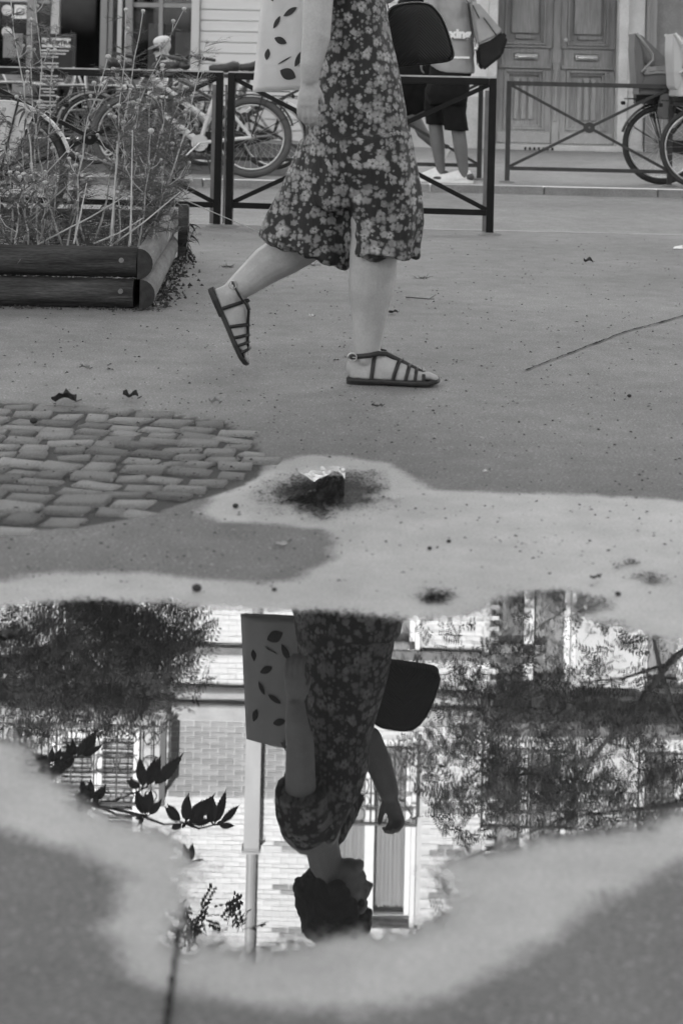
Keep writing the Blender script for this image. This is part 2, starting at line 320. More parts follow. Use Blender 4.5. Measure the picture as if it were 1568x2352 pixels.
# ------------------------------------------------------------------ mesh builders
BASE = {}
class MB:
    """collects simple shapes; build() links them as ONE mesh object"""
    def __init__(self): self.v = []; self.f = []; self.mi = []; self.cur = 0
    def add(self, vs_, fs_):
        o = len(self.v); self.v += [Vector(p) for p in vs_]
        for f in fs_: self.f.append([o + i for i in f]); self.mi.append(self.cur)
        return self
    def box(self, c, s, rot=None):
        x, y, z = s[0] / 2, s[1] / 2, s[2] / 2
        p = [Vector((a, b, d)) for a in (-x, x) for b in (-y, y) for d in (-z, z)]
        if rot is not None: p = [rot @ q for q in p]
        c = Vector(c)
        return self.add([q + c for q in p], [(0, 1, 3, 2), (4, 6, 7, 5), (0, 4, 5, 1), (2, 3, 7, 6), (0, 2, 6, 4), (1, 5, 7, 3)])
    def bar(self, a, b, w, h, up=(0, 0, 1)):
        a, b = Vector(a), Vector(b); d = (b - a); L = d.length; d.normalize(); up = Vector(up)
        if abs(d.dot(up)) > 0.95: up = Vector((0, 1, 0))
        s = d.cross(up).normalized(); u = s.cross(d)
        return self.box((a + b) / 2, (L, w, h), Matrix((d, s, u)).transposed())
    def tube(self, pts, rad, n=8, closed=False, cap=True, flat=1.0, up=None):
        pts = [Vector(p) for p in pts]; m = len(pts)
        if not hasattr(rad, '__len__'): rad = [rad] * m
        vs_ = []; prev = None
        for i, p in enumerate(pts):
            if closed: t = pts[(i + 1) % m] - pts[i - 1]
            else: t = pts[min(i + 1, m - 1)] - pts[max(i - 1, 0)]
            if t.length < 1e-9: t = Vector((0, 0, 1))
            t.normalize()
            if prev is None:
                a = Vector(up) if up is not None else (Vector((0, 0, 1)) if abs(t.z) < 0.9 else Vector((0, 1, 0)))
                s = t.cross(a).normalized()
            else: s = (prev - t * prev.dot(t)); s = s.normalized() if s.length > 1e-6 else t.orthogonal().normalized()
            prev = s; b = t.cross(s)
            r = rad[i]; r1, r2 = (r if hasattr(r, '__len__') else (r, r * flat))
            for k in range(n):
                a = 2 * PI * k / n
                vs_.append(p + s * (math.cos(a) * r1) + b * (math.sin(a) * r2))
        fs_ = []
        for i in range(m if closed else m - 1):
            j = (i + 1) % m
            for k in range(n):
                l = (k + 1) % n
                fs_.append((i * n + k, i * n + l, j * n + l, j * n + k))
        if cap and not closed:
            fs_.append(tuple(range(n))[::-1]); fs_.append(tuple((m - 1) * n + k for k in range(n)))
        return self.add(vs_, fs_)
    def limb(self, pts, rad, n=14):
        """closed round-ended tapering limb for fusing"""
        self.tube(pts, rad, n)
        for p, r in ((pts[0], rad[0]), (pts[-1], rad[-1])):
            r = min(r) if hasattr(r, '__len__') else r
            self.ell(p, (r, r, r), 12, 8)
        return self
    def ell(self, c, r, n=16, m=10, rot=None):
        c = Vector(c); vs_ = [Vector((0, 0, r[2]))]
        for i in range(1, m):
            t = PI * i / m
            for k in range(n):
                a = 2 * PI * k / n
                vs_.append(Vector((r[0] * math.sin(t) * math.cos(a), r[1] * math.sin(t) * math.sin(a), r[2] * math.cos(t))))
        vs_.append(Vector((0, 0, -r[2])))
        if rot is not None: vs_ = [rot @ q for q in vs_]
        fs_ = []
        for k in range(n): fs_.append((0, 1 + k, 1 + (k + 1) % n))
        for i in range(m - 2):
            for k in range(n):
                a, b = 1 + i * n + k, 1 + i * n + (k + 1) % n
                fs_.append((a, a + n, b + n, b))
        L = len(vs_) - 1
        for k in range(n): fs_.append((L, 1 + (m - 2) * n + (k + 1) % n, 1 + (m - 2) * n + k))
        return self.add([q + c for q in vs_], fs_)
    def loft(self, rings, closed_ends=True):
        n = len(rings[0]); vs_ = [p for r in rings for p in r]; fs_ = []
        for i in range(len(rings) - 1):
            for k in range(n):
                l = (k + 1) % n
                fs_.append((i * n + k, i * n + l, (i + 1) * n + l, (i + 1) * n + k))
        if closed_ends:
            fs_.append(tuple(range(n))[::-1]); fs_.append(tuple((len(rings) - 1) * n + k for k in range(n)))
        return self.add(vs_, fs_)
    def prism(self, outline, origin, ax, ay, depth):
        """outline [(a,b)] in plane (ax, ay) at origin, thickness depth centred along the normal"""
        ax, ay = Vector(ax), Vector(ay); nn = ax.cross(ay).normalized(); o = Vector(origin); n = len(outline)
        f = [o + ax * a + ay * b + nn * (depth / 2) for a, b in outline]; k = [p - nn * depth for p in f]
        fs_ = [tuple(range(n)), tuple(range(2 * n - 1, n - 1, -1))] + [(i, n + i, n + (i + 1) % n, (i + 1) % n) for i in range(n)]
        return self.add(f + k, fs_)
    def disc(self, c, axis, r, h, n=20):
        a = Vector(axis).normalized() * (h / 2); c = Vector(c)
        return self.tube([c - a, c + a], r, n)
    def build(self, name, m, parent=None, smooth=False, bevel=0.0, link=True, recalc=True):
        me = bpy.data.meshes.new(name)
        inv = BASE[parent].inverted() if parent is not None else None
        vv = [(inv @ p) for p in self.v] if inv is not None else self.v
        me.from_pydata([tuple(p) for p in vv], [], self.f)
        if recalc or bevel:
            b = bmesh.new(); b.from_mesh(me); bmesh.ops.recalc_face_normals(b, faces=b.faces)
            if bevel:
                es = [e for e in b.edges if len(e.link_faces) == 2 and e.calc_face_angle(0) > 0.6]
                bmesh.ops.bevel(b, geom=es, offset=bevel, segments=2, affect='EDGES', clamp_overlap=True)
            b.to_mesh(me); b.free()
        for mm in (m if isinstance(m, (list, tuple)) else [m]): me.materials.append(mm)
        if any(self.mi) and not bevel: me.polygons.foreach_set('material_index', self.mi)
        if smooth:
            me.polygons.foreach_set('use_smooth', [True] * len(me.polygons))
        o = bpy.data.objects.new(name, me); COL.objects.link(o)
        if parent is not None: o.parent = parent; BASE[o] = BASE[parent]
        else: BASE[o] = Matrix()
        return o

def tag(o, label=None, cat=None, group=None, kind=None):
    if label: o['label'] = label
    if cat: o['category'] = cat
    if group: o['group'] = group
    if kind: o['kind'] = kind
    return o
def thing(name, label, cat, loc=(0, 0, 0), group=None, rotz=0.0):
    o = bpy.data.objects.new(name, None); COL.objects.link(o); o.empty_display_size = 0.1
    o.location = loc; o.rotation_euler = (0, 0, rotz)
    BASE[o] = Matrix.Translation(Vector(loc)) @ Matrix.Rotation(rotz, 4, 'Z')
    return tag(o, label, cat, group)
class Local(MB):
    """like MB, but the shapes are given in the parent's own coordinates"""
    def build(self, name, m, parent=None, **kw):
        keep = BASE.get(parent); BASE[parent] = Matrix()
        o = MB.build(self, name, m, parent, **kw); BASE[parent] = keep; BASE[o] = keep
        return o
def share(proto, name, parent, matrix):
    """another object on the same mesh data, placed by a local matrix"""
    o = bpy.data.objects.new(name, proto); COL.objects.link(o); o.parent = parent; o.matrix_local = matrix; BASE[o] = BASE[parent]
    return o
def copy_tree(o, parent=None):
    c = o.copy(); COL.objects.link(c); BASE[c] = BASE[o]
    if parent is not None: c.parent = parent
    for ch in list(o.children): copy_tree(ch, c)
    return c
def fuse(mb, name, m, parent, voxel, smooth=4, disp=None, cut=None):
    """join overlapping closed shapes into one continuous surface"""
    me = bpy.data.meshes.new('tmp'); me.from_pydata([tuple(p) for p in mb.v], [], mb.f)
    b = bmesh.new(); b.from_mesh(me); bmesh.ops.recalc_face_normals(b, faces=b.faces); b.to_mesh(me); b.free()
    t = bpy.data.objects.new('tmp', me); COL.objects.link(t)
    r = t.modifiers.new('r', 'REMESH'); r.mode = 'VOXEL'; r.voxel_size = voxel
    if smooth: s = t.modifiers.new('s', 'SMOOTH'); s.factor = 0.5; s.iterations = smooth
    dg = bpy.context.evaluated_depsgraph_get()
    out = bpy.data.meshes.new_from_object(t.evaluated_get(dg)); bpy.data.objects.remove(t); bpy.data.meshes.remove(me)
    out.name = name
    n = len(out.vertices); co = np.empty(n * 3); out.vertices.foreach_get('co', co); co = co.reshape(-1, 3)
    if disp is not None:
        no = np.empty(n * 3); out.vertices.foreach_get('normal', no); no = no.reshape(-1, 3)
        co = co + no * np.array([disp(Vector(p)) for p in co])[:, None]
    world_co = co.copy()
    inv = np.array(BASE[parent].inverted())
    co = co @ inv[:3, :3].T + inv[:3, 3]
    out.vertices.foreach_set('co', co.ravel()); out.update()
    out.materials.clear(); out.materials.append(m)
    out.polygons.foreach_set('use_smooth', [True] * len(out.polygons))
    o = bpy.data.objects.new(name, out); COL.objects.link(o); o.parent = parent; BASE[o] = BASE[parent]
    return o, world_co
def ring(c, a, b, n=28, tilt=0.0, p=2.0):
    """oval cross-section about c: half-width a along X (tilted), b along Y"""
    out = []; c = Vector(c); ax = Vector((math.cos(tilt), 0, math.sin(tilt)))
    for k in range(n):
        t = 2 * PI * k / n; cc, ss = math.cos(t), math.sin(t)
        e = 2 / p
        out.append(c + ax * (a * math.copysign(abs(cc) ** e, cc)) + Vector((0, b * math.copysign(abs(ss) ** e, ss), 0)))
    return out
def text_mesh(s, size, depth, m, parent, origin, ax, ay, name, bold=0.0):
    cu = bpy.data.curves.new('txt', 'FONT'); cu.body = s; cu.size = size; cu.extrude = depth; cu.offset = bold
    cu.align_x = 'CENTER'; cu.align_y = 'CENTER'
    t = bpy.data.objects.new('txt', cu); COL.objects.link(t)
    dg = bpy.context.evaluated_depsgraph_get(); me = bpy.data.meshes.new_from_object(t.evaluated_get(dg))
    bpy.data.objects.remove(t)
    ax, ay = Vector(ax), Vector(ay); nn = ax.cross(ay)
    mt = Matrix((ax, ay, nn)).transposed().to_4x4(); mt.translation = Vector(origin)
    me.transform(BASE[parent].inverted() @ mt); me.materials.clear(); me.materials.append(m); me.name = name
    o = bpy.data.objects.new(name, me); COL.objects.link(o); o.parent = parent; BASE[o] = BASE[parent]; return o

# ------------------------------------------------------------------ ground
def poly_ground(pts): return np.array([gnd(x, y)[:2] for x, y in pts])
def sdf(P, poly):
    """signed distance to a polygon, positive inside (metres)"""
    n = len(poly); best = np.full(len(P), 1e9); ins = np.zeros(len(P), bool)
    for i in range(n):
        a, b = poly[i], poly[(i + 1) % n]; ab = b - a
        t = np.clip(((P - a) @ ab) / (ab @ ab + 1e-12), 0, 1)
        best = np.minimum(best, np.hypot(*(P - a - t[:, None] * ab).T))
        c = ((a[1] > P[:, 1]) != (b[1] > P[:, 1]))
        with np.errstate(divide='ignore', invalid='ignore'):
            xi = (b[0] - a[0]) * (P[:, 1] - a[1]) / (b[1] - a[1]) + a[0]
        ins ^= c & (P[:, 0] < xi)
    return np.where(ins, best, -best)
WATER = poly_ground([(-290, 1480), (-220, 1425), (-100, 1402), (0, 1393), (60, 1385), (200, 1380), (400, 1386), (520, 1400), (575, 1405), (700, 1404), (850, 1412),
    (935, 1425), (1040, 1424), (1105, 1408), (1128, 1382), (1200, 1362), (1300, 1358), (1380, 1375), (1400, 1398), (1340, 1412), (1345, 1428), (1420, 1432), (1450, 1452), (1500, 1462),
    (1568, 1480), (1700, 1520), (1760, 1700), (1700, 1835), (1568, 1868), (1500, 1892), (1400, 1912), (1250, 1932), (1130, 1958), (1045, 1972), (1020, 1998), (1038, 2060),
    (1022, 2120), (960, 2140), (850, 2152), (720, 2162), (640, 2190), (580, 2200), (520, 2168), (445, 2172), (402, 2188), (408, 2130), (418, 2070), (436, 2000),
    (432, 1962), (396, 1925), (300, 1898), (205, 1862), (120, 1790), (60, 1732), (0, 1700), (-120, 1660), (-230, 1610), (-285, 1550)])
SILT = poly_ground([(-440, 1500), (-410, 1420), (-320, 1365), (-180, 1345), (0, 1333), (120, 1311), (300, 1312), (450, 1325), (600, 1337), (690, 1328), (752, 1285), (768, 1245), (735, 1216), (640, 1205),
    (500, 1200), (445, 1180), (500, 1130), (590, 1088), (620, 1060), (700, 1044), (800, 1048), (900, 1066), (950, 1098), (1000, 1124), (1150, 1131),
    (1350, 1135), (1568, 1149), (1700, 1166), (1850, 1215), (1960, 1300), (2010, 1420), (1990, 1560), (1920, 1700), (1830, 1810), (1720, 1905), (1568, 2000), (1480, 2030), (1380, 2080), (1300, 2125), (1280, 2160), (1200, 2205), (1120, 2252), (1050, 2290),
    (950, 2314), (800, 2322), (650, 2318), (500, 2300), (400, 2288), (330, 2262), (280, 2212), (250, 2162), (215, 2140), (250, 2082), (272, 2020), (240, 1986),
    (100, 1940), (0, 1905), (-140, 1850), (-300, 1760), (-410, 1630)])
SMALL = poly_ground([(610, 1140), (625, 1112), (690, 1092), (770, 1082), (850, 1090), (884, 1115), (880, 1148), (820, 1172), (740, 1188), (660, 1178)])
TINY = [poly_ground([(962, 1372), (985, 1356), (1025, 1358), (1042, 1372), (1010, 1388), (975, 1388)]),
        poly_ground([(1420, 1300), (1440, 1288), (1470, 1298), (1478, 1316), (1450, 1320)]),
        poly_ground([(1468, 1330), (1490, 1318), (1520, 1326), (1515, 1342), (1480, 1344)])]
BED = poly_ground([(-500, 905), (0, 922), (150, 928), (300, 938), (430, 953), (520, 965), (590, 1000), (617, 1050), (605, 1092), (560, 1120), (500, 1140),
    (440, 1152), (380, 1176), (300, 1192), (180, 1212), (0, 1224), (-500, 1250)])
BAYS = dict(edge=10.72, kerb=14.4)
def grid_mesh(name, xs, ys, zf, m, attrs=None, keep=None):
    X, Y = np.meshgrid(xs, ys); P = np.stack([X.ravel(), Y.ravel()], 1); nx, ny = len(xs), len(ys)
    Z = zf(P)
    idx = np.arange(nx * ny).reshape(ny, nx)
    F = np.stack([idx[:-1, :-1].ravel(), idx[:-1, 1:].ravel(), idx[1:, 1:].ravel(), idx[1:, :-1].ravel()], 1)
    A = {k: f(P) for k, f in (attrs or {}).items()}
    if keep is not None:
        ok = keep(P); F = F[ok[F].any(1)]
        used = np.unique(F); mp = np.full(nx * ny, -1); mp[used] = np.arange(len(used)); F = mp[F]
        P, Z = P[used], Z[used]; A = {k: a[used] for k, a in A.items()}
    me = bpy.data.meshes.new(name); me.from_pydata(np.column_stack([P, Z]).tolist(), [], F.tolist())
    me.polygons.foreach_set('use_smooth', [True] * len(me.polygons))
    for k, a in A.items():
        at_ = me.attributes.new(k, 'FLOAT', 'POINT'); at_.data.foreach_set('value', a.astype(np.float32))
    me.materials.append(m)
    o = bpy.data.objects.new(name, me); COL.objects.link(o); BASE[o] = Matrix(); return o
fx = np.arange(-1.30, 1.3001, 0.0125); fy = np.concatenate([np.arange(1.30, 2.6, 0.0125), np.arange(2.6, 5.0, 0.02)])
xs = np.concatenate([np.arange(-16, -1.4, 0.9), fx, np.arange(1.5, 16.1, 0.9)])
ys = np.concatenate([np.arange(-33.8, 1.2, 0.8), fy, np.arange(5.05, BAYS['edge'], 0.25), [BAYS['edge']]])
def near_only(P, poly):
    r = np.full(len(P), -1.0); m = (np.abs(P[:, 0]) < 1.9) & (P[:, 1] > 1.2) & (P[:, 1] < 5.6)
    r[m] = sdf(P[m], poly); return r
def pave_z(P):
    b = near_only(P, BED)
    return np.where(b > 0.004, -0.004, 0.0)
pavement = grid_mesh('pavement', xs, ys, pave_z, M['asphalt'],
    {'silt': lambda P: near_only(P, SILT), 'bed': lambda P: (near_only(P, BED) > 0.016).astype(float)})
tag(pavement, kind='structure')
wx = np.arange(-1.15, 1.1501, 0.009); wy = np.concatenate([np.arange(1.5, 3.1, 0.009), np.arange(3.1, 4.3, 0.0125)])
pud = grid_mesh('puddle', wx, wy, lambda P: np.full(len(P), 0.004), M['water'], {'depth': lambda P: sdf(P, WATER)}, lambda P: sdf(P, WATER) > -0.07)
tag(pud, kind='structure')
sm = grid_mesh('puddle', wx, wy, lambda P: np.full(len(P), 0.004), M['water'], {'depth': lambda P: (sdf(P, SMALL) - 0.012) * 0.33}, lambda P: sdf(P, SMALL) > -0.06)
tag(sm, kind='structure')
for t in TINY:
    o = grid_mesh('puddle', np.arange(-.2, 1.15, 0.006), np.arange(2.5, 3.4, 0.006), lambda P: np.full(len(P), 0.004), M['water'], {'depth': lambda P: sdf(P, t)}, lambda P: sdf(P, t) > -0.05)
    tag(o, kind='structure')

def road_z(P): return -0.07 + (P[:, 1] - 10.9) / 3.5 * 0.10
road = grid_mesh('road', np.arange(-20, 20.1, 0.8), np.linspace(10.84, 14.42, 12), road_z, M['road']); tag(road, kind='structure')
def far_z(y): return 0.10 + (y - 14.52) / 5.5 * 0.15
fp = grid_mesh('far_pavement', np.arange(-20, 20.1, 0.8), np.linspace(14.52, 20.1, 12), lambda P: far_z(P[:, 1]), M['far_asphalt']); tag(fp, kind='structure')
te = grid_mesh('terrace_shade', np.linspace(-9.5, -0.5, 14), np.linspace(14.95, 20.0, 8), lambda P: far_z(P[:, 1]) + 0.004 + 0.0 * P[:, 0], M['terrace_shade']); tag(te, kind='structure')  # dark sheet over the far pavement, painted shade below chairs and bicycles
ke = tag(MB().box((0, 10.78, -0.1), (40, 0.12, 0.204)).build('kerb', M['near_kerb'], bevel=0.008), kind='structure')
fk = bpy.data.objects.new('far_kerb', None); COL.objects.link(fk); BASE[fk] = Matrix(); tag(fk, kind='structure')
kp = MB().box((0, 0, 0), (0.992, 0.11, 0.22)).build('kerbstone', M['kerb'], fk, bevel=0.006)
for i in range(-9, 10):
    if i == 0: kp.location = (0.3, 14.465, -0.012); continue
    c = kp.copy(); COL.objects.link(c); c.location = (0.3 + i, 14.465, -0.012 + random.uniform(-.003, .003))
# a fine seam across the pavement, and the open crack at the edge of the puddle
def strip(name, pts, w, m):
    mb = MB(); vs_ = []
    for i, p in enumerate(pts):
        p = Vector(p); t = (Vector(pts[min(i + 1, len(pts) - 1)]) - Vector(pts[max(i - 1, 0)])).normalized(); s = Vector((-t.y, t.x, 0))
        ww = w * random.uniform(0.3, 1.1); vs_ += [p + s * ww / 2, p - s * ww / 2]
    mb.add(vs_, [(2 * i, 2 * i + 1, 2 * i + 3, 2 * i + 2) for i in range(len(pts) - 1)])
    return tag(mb.build(name, m, recalc=False), kind='structure')
def jag(x0, y0, x1, y1, n, amp, z=0.004):
    return [gnd(x0 + (x1 - x0) * i / n + random.uniform(-amp, amp), y0 + (y1 - y0) * i / n + random.uniform(-amp, amp) * .5, z) for i in range(n + 1)]
strip('pavement_crack', jag(1205, 850, 1410, 770, 26, 2.4) + jag(1425, 764, 1640, 705, 24, 1.6), 0.012, M['crack'])
strip('pavement_crack', jag(412, 2130, 398, 2235, 12, 1.6, 0.006) + jag(396, 2250, 374, 2420, 14, 2.2, 0.006), 0.0075, M['crack'])

# setts: one object each, laid in uneven rows inside the bed
sett_root = bpy.data.objects.new('cobblestone_paving', None); COL.objects.link(sett_root); BASE[sett_root] = Matrix(); tag(sett_root, kind='structure')
sett_protos = []
for k in range(7):
    b = bmesh.new(); bmesh.ops.create_cube(b, size=1.0)
    bmesh.ops.bevel(b, geom=b.edges[:], offset=0.05, segments=1, affect='EDGES')
    for v in b.verts:
        nz = noise.noise(v.co * 2.3 + Vector((k * 7.1, 0, 0)))
        v.co += Vector((nz * 0.2, noise.noise(v.co * 2.1 + Vector((0, k * 3.3, 5))) * 0.22, 0.05 * noise.noise(v.co * 3 + Vector((3, k, k)))))
    me = bpy.data.meshes.new('cobblestone'); b.to_mesh(me); b.free(); me.materials.append(M['cobble'])
    me.polygons.foreach_set('use_smooth', [True] * len(me.polygons)); sett_protos.append(me)
cells = []
y = 3.16; ang = math.radians(-9); ca, sa = math.cos(ang), math.sin(ang)
row = 0; v = -1.2
while v < 2.4:
    h = random.uniform(0.055, 0.080); u = -3.2 + random.uniform(0, 0.1)
    while u < 1.2:
        w = random.uniform(0.055, 0.112)
        p = np.array([[(u + w / 2) * ca - (v + h / 2) * sa, 3.6 + (u + w / 2) * sa + (v + h / 2) * ca]])
        if sdf(p, BED)[0] > 0.012 and p[0, 0] > -1.75: cells.append((p[0, 0] + random.uniform(-.006, .006), p[0, 1] + 0.03 * noise.noise(Vector((u * 4, v * 3, 0))) + random.uniform(-.007, .007), w, h * random.uniform(.86, 1.0)))
        u += w + random.uniform(0.007, 0.017)
    v += h + random.uniform(0.010, 0.018)

for (x, yy, w, h) in cells:
    s = Matrix.Translation((x, yy, -0.0435 + random.uniform(-.003, .004))) @ Matrix.Rotation(ang + random.uniform(-.22, .22), 4, 'Z') @ \
        Matrix.Rotation(random.uniform(-.05, .05), 4, 'X') @ Matrix.Rotation(random.uniform(-.05, .05), 4, 'Y') @ Matrix.Diagonal((w, h, 0.09, 1))
    share(random.choice(sett_protos), 'cobblestone', sett_root, s)

# ------------------------------------------------------------------ the house across the street
FY = 20.0                                   # plane of its front
def fX(x): return (x - CX - 1.5) / 188.0
GZ = far_z(FY)
house = thing('apartment_building', 'pale brick apartment building across the street with cafe front and oak double door', 'building', (0, FY, 0))
COLS = [-6.6, -4.7, -2.8, 0.55, 2.45, 4.35, 6.25, 8.15]
FLOORS = [(4.25, 6.33), (7.0, 9.27), (10.3, 12.4)]
holes = [(c - 0.5, c + 0.5, a, b) for c in COLS for a, b in FLOORS]
def holed(mb, x0, x1, z0, z1, hs, yf, th):
    xs_ = sorted({x0, x1, *[h[0] for h in hs], *[h[1] for h in hs]}); zs_ = sorted({z0, z1, *[h[2] for h in hs], *[h[3] for h in hs]})
    xs_ = [x for x in xs_ if x0 <= x <= x1]; zs_ = [z for z in zs_ if z0 <= z <= z1]
    for i in range(len(xs_) - 1):
        for j in range(len(zs_) - 1):
            cx, cz = (xs_[i] + xs_[i + 1]) / 2, (zs_[j] + zs_[j + 1]) / 2
            if any(h[0] < cx < h[1] and h[2] < cz < h[3] for h in hs): continue
            a, b, c, d = xs_[i], xs_[i + 1], zs_[j], zs_[j + 1]
            mb.add([(a, yf, c), (b, yf, c), (b, yf, d), (a, yf, d)], [(0, 1, 2, 3)])
    for h in hs:
        a, b, c, d = h
        mb.add([(a, yf, c), (b, yf, c), (b, yf, d), (a, yf, d), (a, yf + th, c), (b, yf + th, c), (b, yf + th, d), (a, yf + th, d)],
               [(0, 4, 5, 1), (1, 5, 6, 2), (2, 6, 7, 3), (3, 7, 4, 0)])
mb = MB(); holed(mb, -11, 11, 3.35, 13.6, holes, FY, 0.28)
mb.add([(-11, FY, 0), (-11, FY + 9, 0), (-11, FY + 9, 13.6), (-11, FY, 13.6)], [(0, 1, 2, 3)])
mb.add([(11, FY, 0), (11, FY + 9, 0), (11, FY + 9, 13.6), (11, FY, 13.6)], [(0, 1, 2, 3)])
mb.add([(-11, FY + 9, 0), (11, FY + 9, 0), (11, FY + 9, 13.6), (-11, FY + 9, 13.6)], [(0, 1, 2, 3)])
mb.build('wall', M['stone_pale'], house, recalc=False)
MB().box((0, FY + 4.4, 13.75), (22.6, 9.6, 0.28)).build('roof', M['stone_grey'], house)
# cornices and string courses
mb = MB(); mb.box((0, FY - 0.14, 6.60), (22, 0.28, 0.12)); mb.box((0, FY - 0.08, 6.475), (22, 0.16, 0.13)); mb.box((0, FY - 0.05, 6.73), (22, 0.10, 0.12))
mb.build('cornice', M['stone_mid'], house, bevel=0.012)
MB().box((0, FY - 0.07, 3.5), (22, 0.14, 0.26)).build('cornice', M['stone_mid'], house, bevel=0.01)
MB().box((0, FY - 0.06, 5.95), (5.2, 0.05, 0.10)).build('string_course', M['stone_grey'], house)
MB().box((0, FY - 0.12, 9.98), (22, 0.24, 0.16)).build('cornice', M['stone_mid'], house, bevel=0.01)
# bricks between the windows
bricks = []; bz = 5.2; r = 0
while bz < 9.86:
    r += 1; bx = -2.02 + (r % 2) * 0.1
    while bx < 1.94:
        L = 0.19
        zmid, xmid = bz + 0.026, bx + L / 2
        skip = 6.38 < zmid < 6.82 or (-0.16 < xmid < 1.26 and (zmid < 6.5 or 6.95 < zmid < 9.44)) or 5.88 < zmid < 6.02
        if xmid < -0.785 and xmid > -1.02: skip = skip
        if not skip:
            band = ((r // 2) % 4 == 0)
            grey = (6.8 < zmid < 7.74 and xmid < 0.02) or (band and zmid > 7.7 and (-0.62 < xmid < -0.22 or 1.28 < xmid < 1.6))
            bricks.append((xmid, zmid, grey))
        bx += 0.2
    bz += 0.0655
protoA = Local().box((0, 0, 0), (0.188, 0.05, 0.056)).build('brick', M['brick_grey'], house, bevel=0.004).data
bpy.data.objects.remove(bpy.data.objects['brick'])
protoB = protoA.copy(); protoB.materials.clear(); protoB.materials.append(M['brick_white'])
bricks.sort(key=lambda b: (0 if b[2] else 1, abs(b[0] + 0.9) + abs(b[1] - 8.2)))
rest = MB()
for i, (x, z, grey) in enumerate(bricks):
    dy = random.uniform(-0.005, 0.004)
    if i < 300:
        share(protoA if grey else protoB, 'brick', house, Matrix.Translation((x, 0.016 + dy, z)) @ Matrix.Rotation(random.uniform(-.012, .012), 4, 'Y'))
    else:
        rest.cur = 1 if grey else 0; rest.box((x, FY + 0.016 + dy, z), (0.186, 0.05, 0.055))
tag(rest.build('brickwork', [M['brick_white'], M['brick_grey']], house), kind='stuff')
# windows
def window(c, a, b, fl):
    w = MB(); y = FY + 0.16
    for x in (c - 0.47, c + 0.47): w.box((x, y, (a + b) / 2), (0.06, 0.08, b - a))
    w.box((c, y - 0.01, (a + b) / 2), (0.115, 0.09, b - a - 0.12)); w.box((c, y, b - 0.03), (0.88, 0.078, 0.06)); w.box((c, y, a + 0.06), (0.88, 0.078, 0.12))
    w.box((c - 0.53, FY - 0.01, (a + b) / 2), (0.055, 0.07, b - a + 0.1)); w.box((c + 0.53, FY - 0.01, (a + b) / 2), (0.055, 0.07, b - a + 0.1))
    w.box((c, FY - 0.02, b + 0.075), (1.18, 0.10, 0.13))
    fr = w.build('window', M['window_white'], house)
    for s in (-1, 1):
        MB().box((c + s * 0.25, y + 0.01, (a + b) / 2), (0.385, 0.008, b - a - 0.2)).build('pane', M['glass'], fr)
    cu = MB()
    for s in (-1, 1):
        pts = []
        n = 26; x0 = c + s * 0.25 - 0.2
        for k in range(n + 1): pts.append((x0 + 0.4 * k / n, y + 0.10 + 0.018 * math.sin(k * 1.9 + c) + 0.01 * math.sin(k * .7)))
        vv = [(px, py, zz) for px, py in pts for zz in (a + 0.1, b - 0.08)]
        cu.add(vv, [(2 * k, 2 * k + 2, 2 * k + 3, 2 * k + 1) for k in range(n)])
    cu.build('curtain', M['curtain'], fr, smooth=True, recalc=False)
    MB().add([(c - 0.5, FY + 0.6, a), (c + 0.5, FY + 0.6, a), (c + 0.5, FY + 0.6, b), (c - 0.5, FY + 0.6, b)], [(0, 1, 2, 3)]).build('room', M['interior'], fr, recalc=False)
    return fr
for c in COLS:
    for fl, (a, b) in enumerate(FLOORS): window(c, a, b, fl)
def railing(x0, x1, z0, y, ret=0.0):
    m = MB(); h = 0.98
    m.box(((x0 + x1) / 2, y, z0 + h), (x1 - x0, 0.05, 0.03)); m.box(((x0 + x1) / 2, y, z0 + 0.05), (x1 - x0, 0.03, 0.022)); m.box(((x0 + x1) / 2, y, z0 + h - 0.2), (x1 - x0, 0.022, 0.018))
    n = max(2, round((x1 - x0) / 0.27)); st = (x1 - x0) / n
    for k in range(n + 1): m.tube([(x0 + k * st, y, z0), (x0 + k * st, y, z0 + h)], 0.011, 6)
    for k in range(n):
        cx = x0 + (k + .5) * st
        for zz, rr in ((z0 + 0.52, 0.115), (z0 + h - 0.1, 0.075), (z0 + 0.2, 0.09)):
            m.tube([(cx + rr * math.cos(t * PI / 9), y, zz + rr * math.sin(t * PI / 9)) for t in range(18)], 0.008, 5, closed=True)
        m.tube([(cx, y, z0 + 0.06), (cx, y, z0 + h - 0.2)], 0.006, 5)
    if ret:
        for x in (x0, x1):
            m.box((x, y + ret / 2, z0 + h), (0.045, ret, 0.03)); m.box((x, y, z0 + h / 2), (0.07, 0.07, h))
            for k in range(4): m.tube([(x, y + ret * k / 4, z0), (x, y + ret * k / 4, z0 + h)], 0.011, 6)
    return m
for c in COLS:
    if c < -2 and c > -5: continue
    railing(c - 0.56, c + 0.56, 7.0, FY - 0.12).build('balcony_railing', M['iron'], house)
MB().box((-3.75, FY - 0.26, 6.60), (3.66, 0.46, 0.14)).build('balcony_slab', M['stone_mid'], house, bevel=0.01)
railing(-5.5, -1.95, 6.68, FY - 0.46, 0.44).build('balcony_railing', M['iron'], house)
MB().box((4.2, FY - 0.33, 6.60), (4.5, 0.60, 0.17)).build('balcony_slab', M['stone_grey'], house, bevel=0.01)
